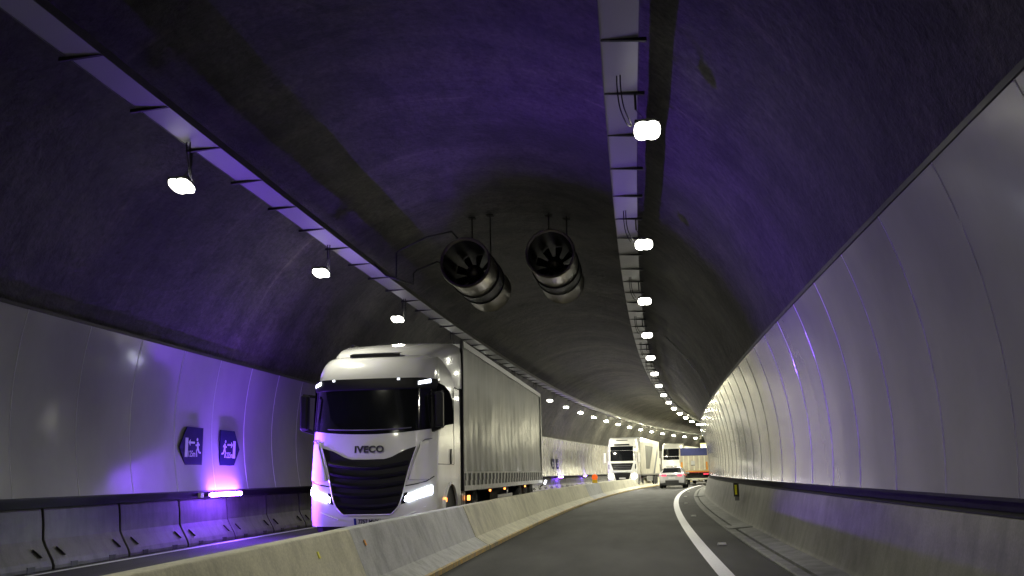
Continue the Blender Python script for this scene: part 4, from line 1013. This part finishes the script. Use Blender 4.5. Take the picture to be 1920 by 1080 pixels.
# silver car ahead, seen from behind: lofted body
def car():
    s0, a0 = 73.0, -.12; L0 = W(s0, a0, 0); r = thing('car', 'silver hatchback car ahead in the camera lane with lit red tail lights', 'car', L0, -hd(s0))
    hw = .98
    # sections along y from the tail: (y, [(x, z) half outline from bottom centre to roof centre])
    def sec(y, zb, zs, zt, w1, wt, tum):
        return [Vector((x, y, z)) for x, z in ((0, zb), (w1*.8, zb), (w1*.96, zb+.06), (w1, zb+.25), (w1, zs-.15), (w1*.97, zs), (w1*.97-tum*.5, (zs+zt)/2), (wt, zt-.07), (wt*.86, zt-.015), (0, zt))]
    secs = [sec(.0, .42, .98, 1.02, hw*.86, hw*.78, .02), sec(.06, .33, 1.04, 1.09, hw*.94, hw*.80, .02), sec(.22, .26, 1.07, 1.14, hw*.98, hw*.80, .05), sec(.45, .22, 1.08, 1.30, hw, hw*.72, .16), sec(.85, .20, 1.08, 1.50, hw, hw*.66, .22),
            sec(1.4, .20, 1.07, 1.585, hw, hw*.65, .24), sec(2.2, .2, 1.06, 1.60, hw, hw*.66, .24), sec(2.9, .2, 1.04, 1.53, hw, hw*.66, .24), sec(3.6, .2, 1.02, 1.10, hw, hw*.7, .1), sec(4.3, .24, .90, .95, hw*.96, hw*.72, .05), sec(4.65, .38, .72, .76, hw*.82, hw*.7, .02)]
    mb = MB(); rows = [[Vector((-p.x, p.y, p.z)) for p in reversed(q)] + q[1:] for q in secs]
    mb.grid(rows); n = len(rows[0]); mb.f += [tuple(range(n)), tuple((len(rows)-1)*n+j for j in reversed(range(n)))]; mb.m += [0, 0]
    mb.build('body', M['car_silver'], r, smooth=38)
    mb = MB(); rw = [[Vector((x*(.70-.08*t_)*1.0, .26+.56*t_-.03, 1.155+.33*t_+.02)) for x in fr(-1, 1, 8)] for t_ in fr(0, 1, 4)]; mb.grid(rw); mb.build('rear_window', M['glass_dark'], r)
    mb = MB(); mb.box(-.62, .62, .78, .98, 1.505, 1.525); mb.build('roof_spoiler', M['car_silver'], r, bevel=.008)
    for sd in (-1, 1):
        mb = MB(); mb.grid([[Vector((sd*x, y, z)) for x, y in ((.42, -.035), (.66, -.02), (.84, .02), (.93, .16), (.965, .30))] for z in (.90, .96, 1.03)]); tl = mb.build('tail_light', M['tail_light'], r)
        mb = MB(); mb.grid([[Vector((sd*(hw-.02-.20*t_), y, 1.10+.36*t_)) for y in fr(.75+.35*t_, 3.5-.6*t_, 5)] for t_ in (0, .5, 1)]); mb.build('side_window', M['glass_dark'], r)
        for y in (.85, 3.75): wheel(r, sd*(hw-.12), y, .36, .26, sd)
        mb = MB(); mb.box(*sorted((sd*(hw), sd*(hw+.17))), 3.0, 3.12, 1.05, 1.20); mb.build('wing_mirror', M['car_silver'], r, bevel=.03)
    mb = MB(); mb.grid([[Vector((x, (-.01+.10*(abs(x)/.93)**4), z)) for x in fr(-.93, .93, 12)] for z in (.26, .45, .60)]); mb.build('bumper', M['car_trim'], r, smooth=60)
    mb = MB(); mb.box(-.26, .26, -.03, -.005, .70, .82); pl = mb.build('number_plate', M['plate_white'], r)
    mb = MB(); mb.box(-.42, .42, -.025, -.002, .925, .955); mb.build('light_bar', M['grille_black'], r)
    mb = MB(); mb.lathe([(0, .05), (.0, .035), (-.02, .035), (-.02, .05), (0, .05)], (0, -.012, .86), n=16); mb.build('badge', M['chrome_grey'], r)
    return r
car()
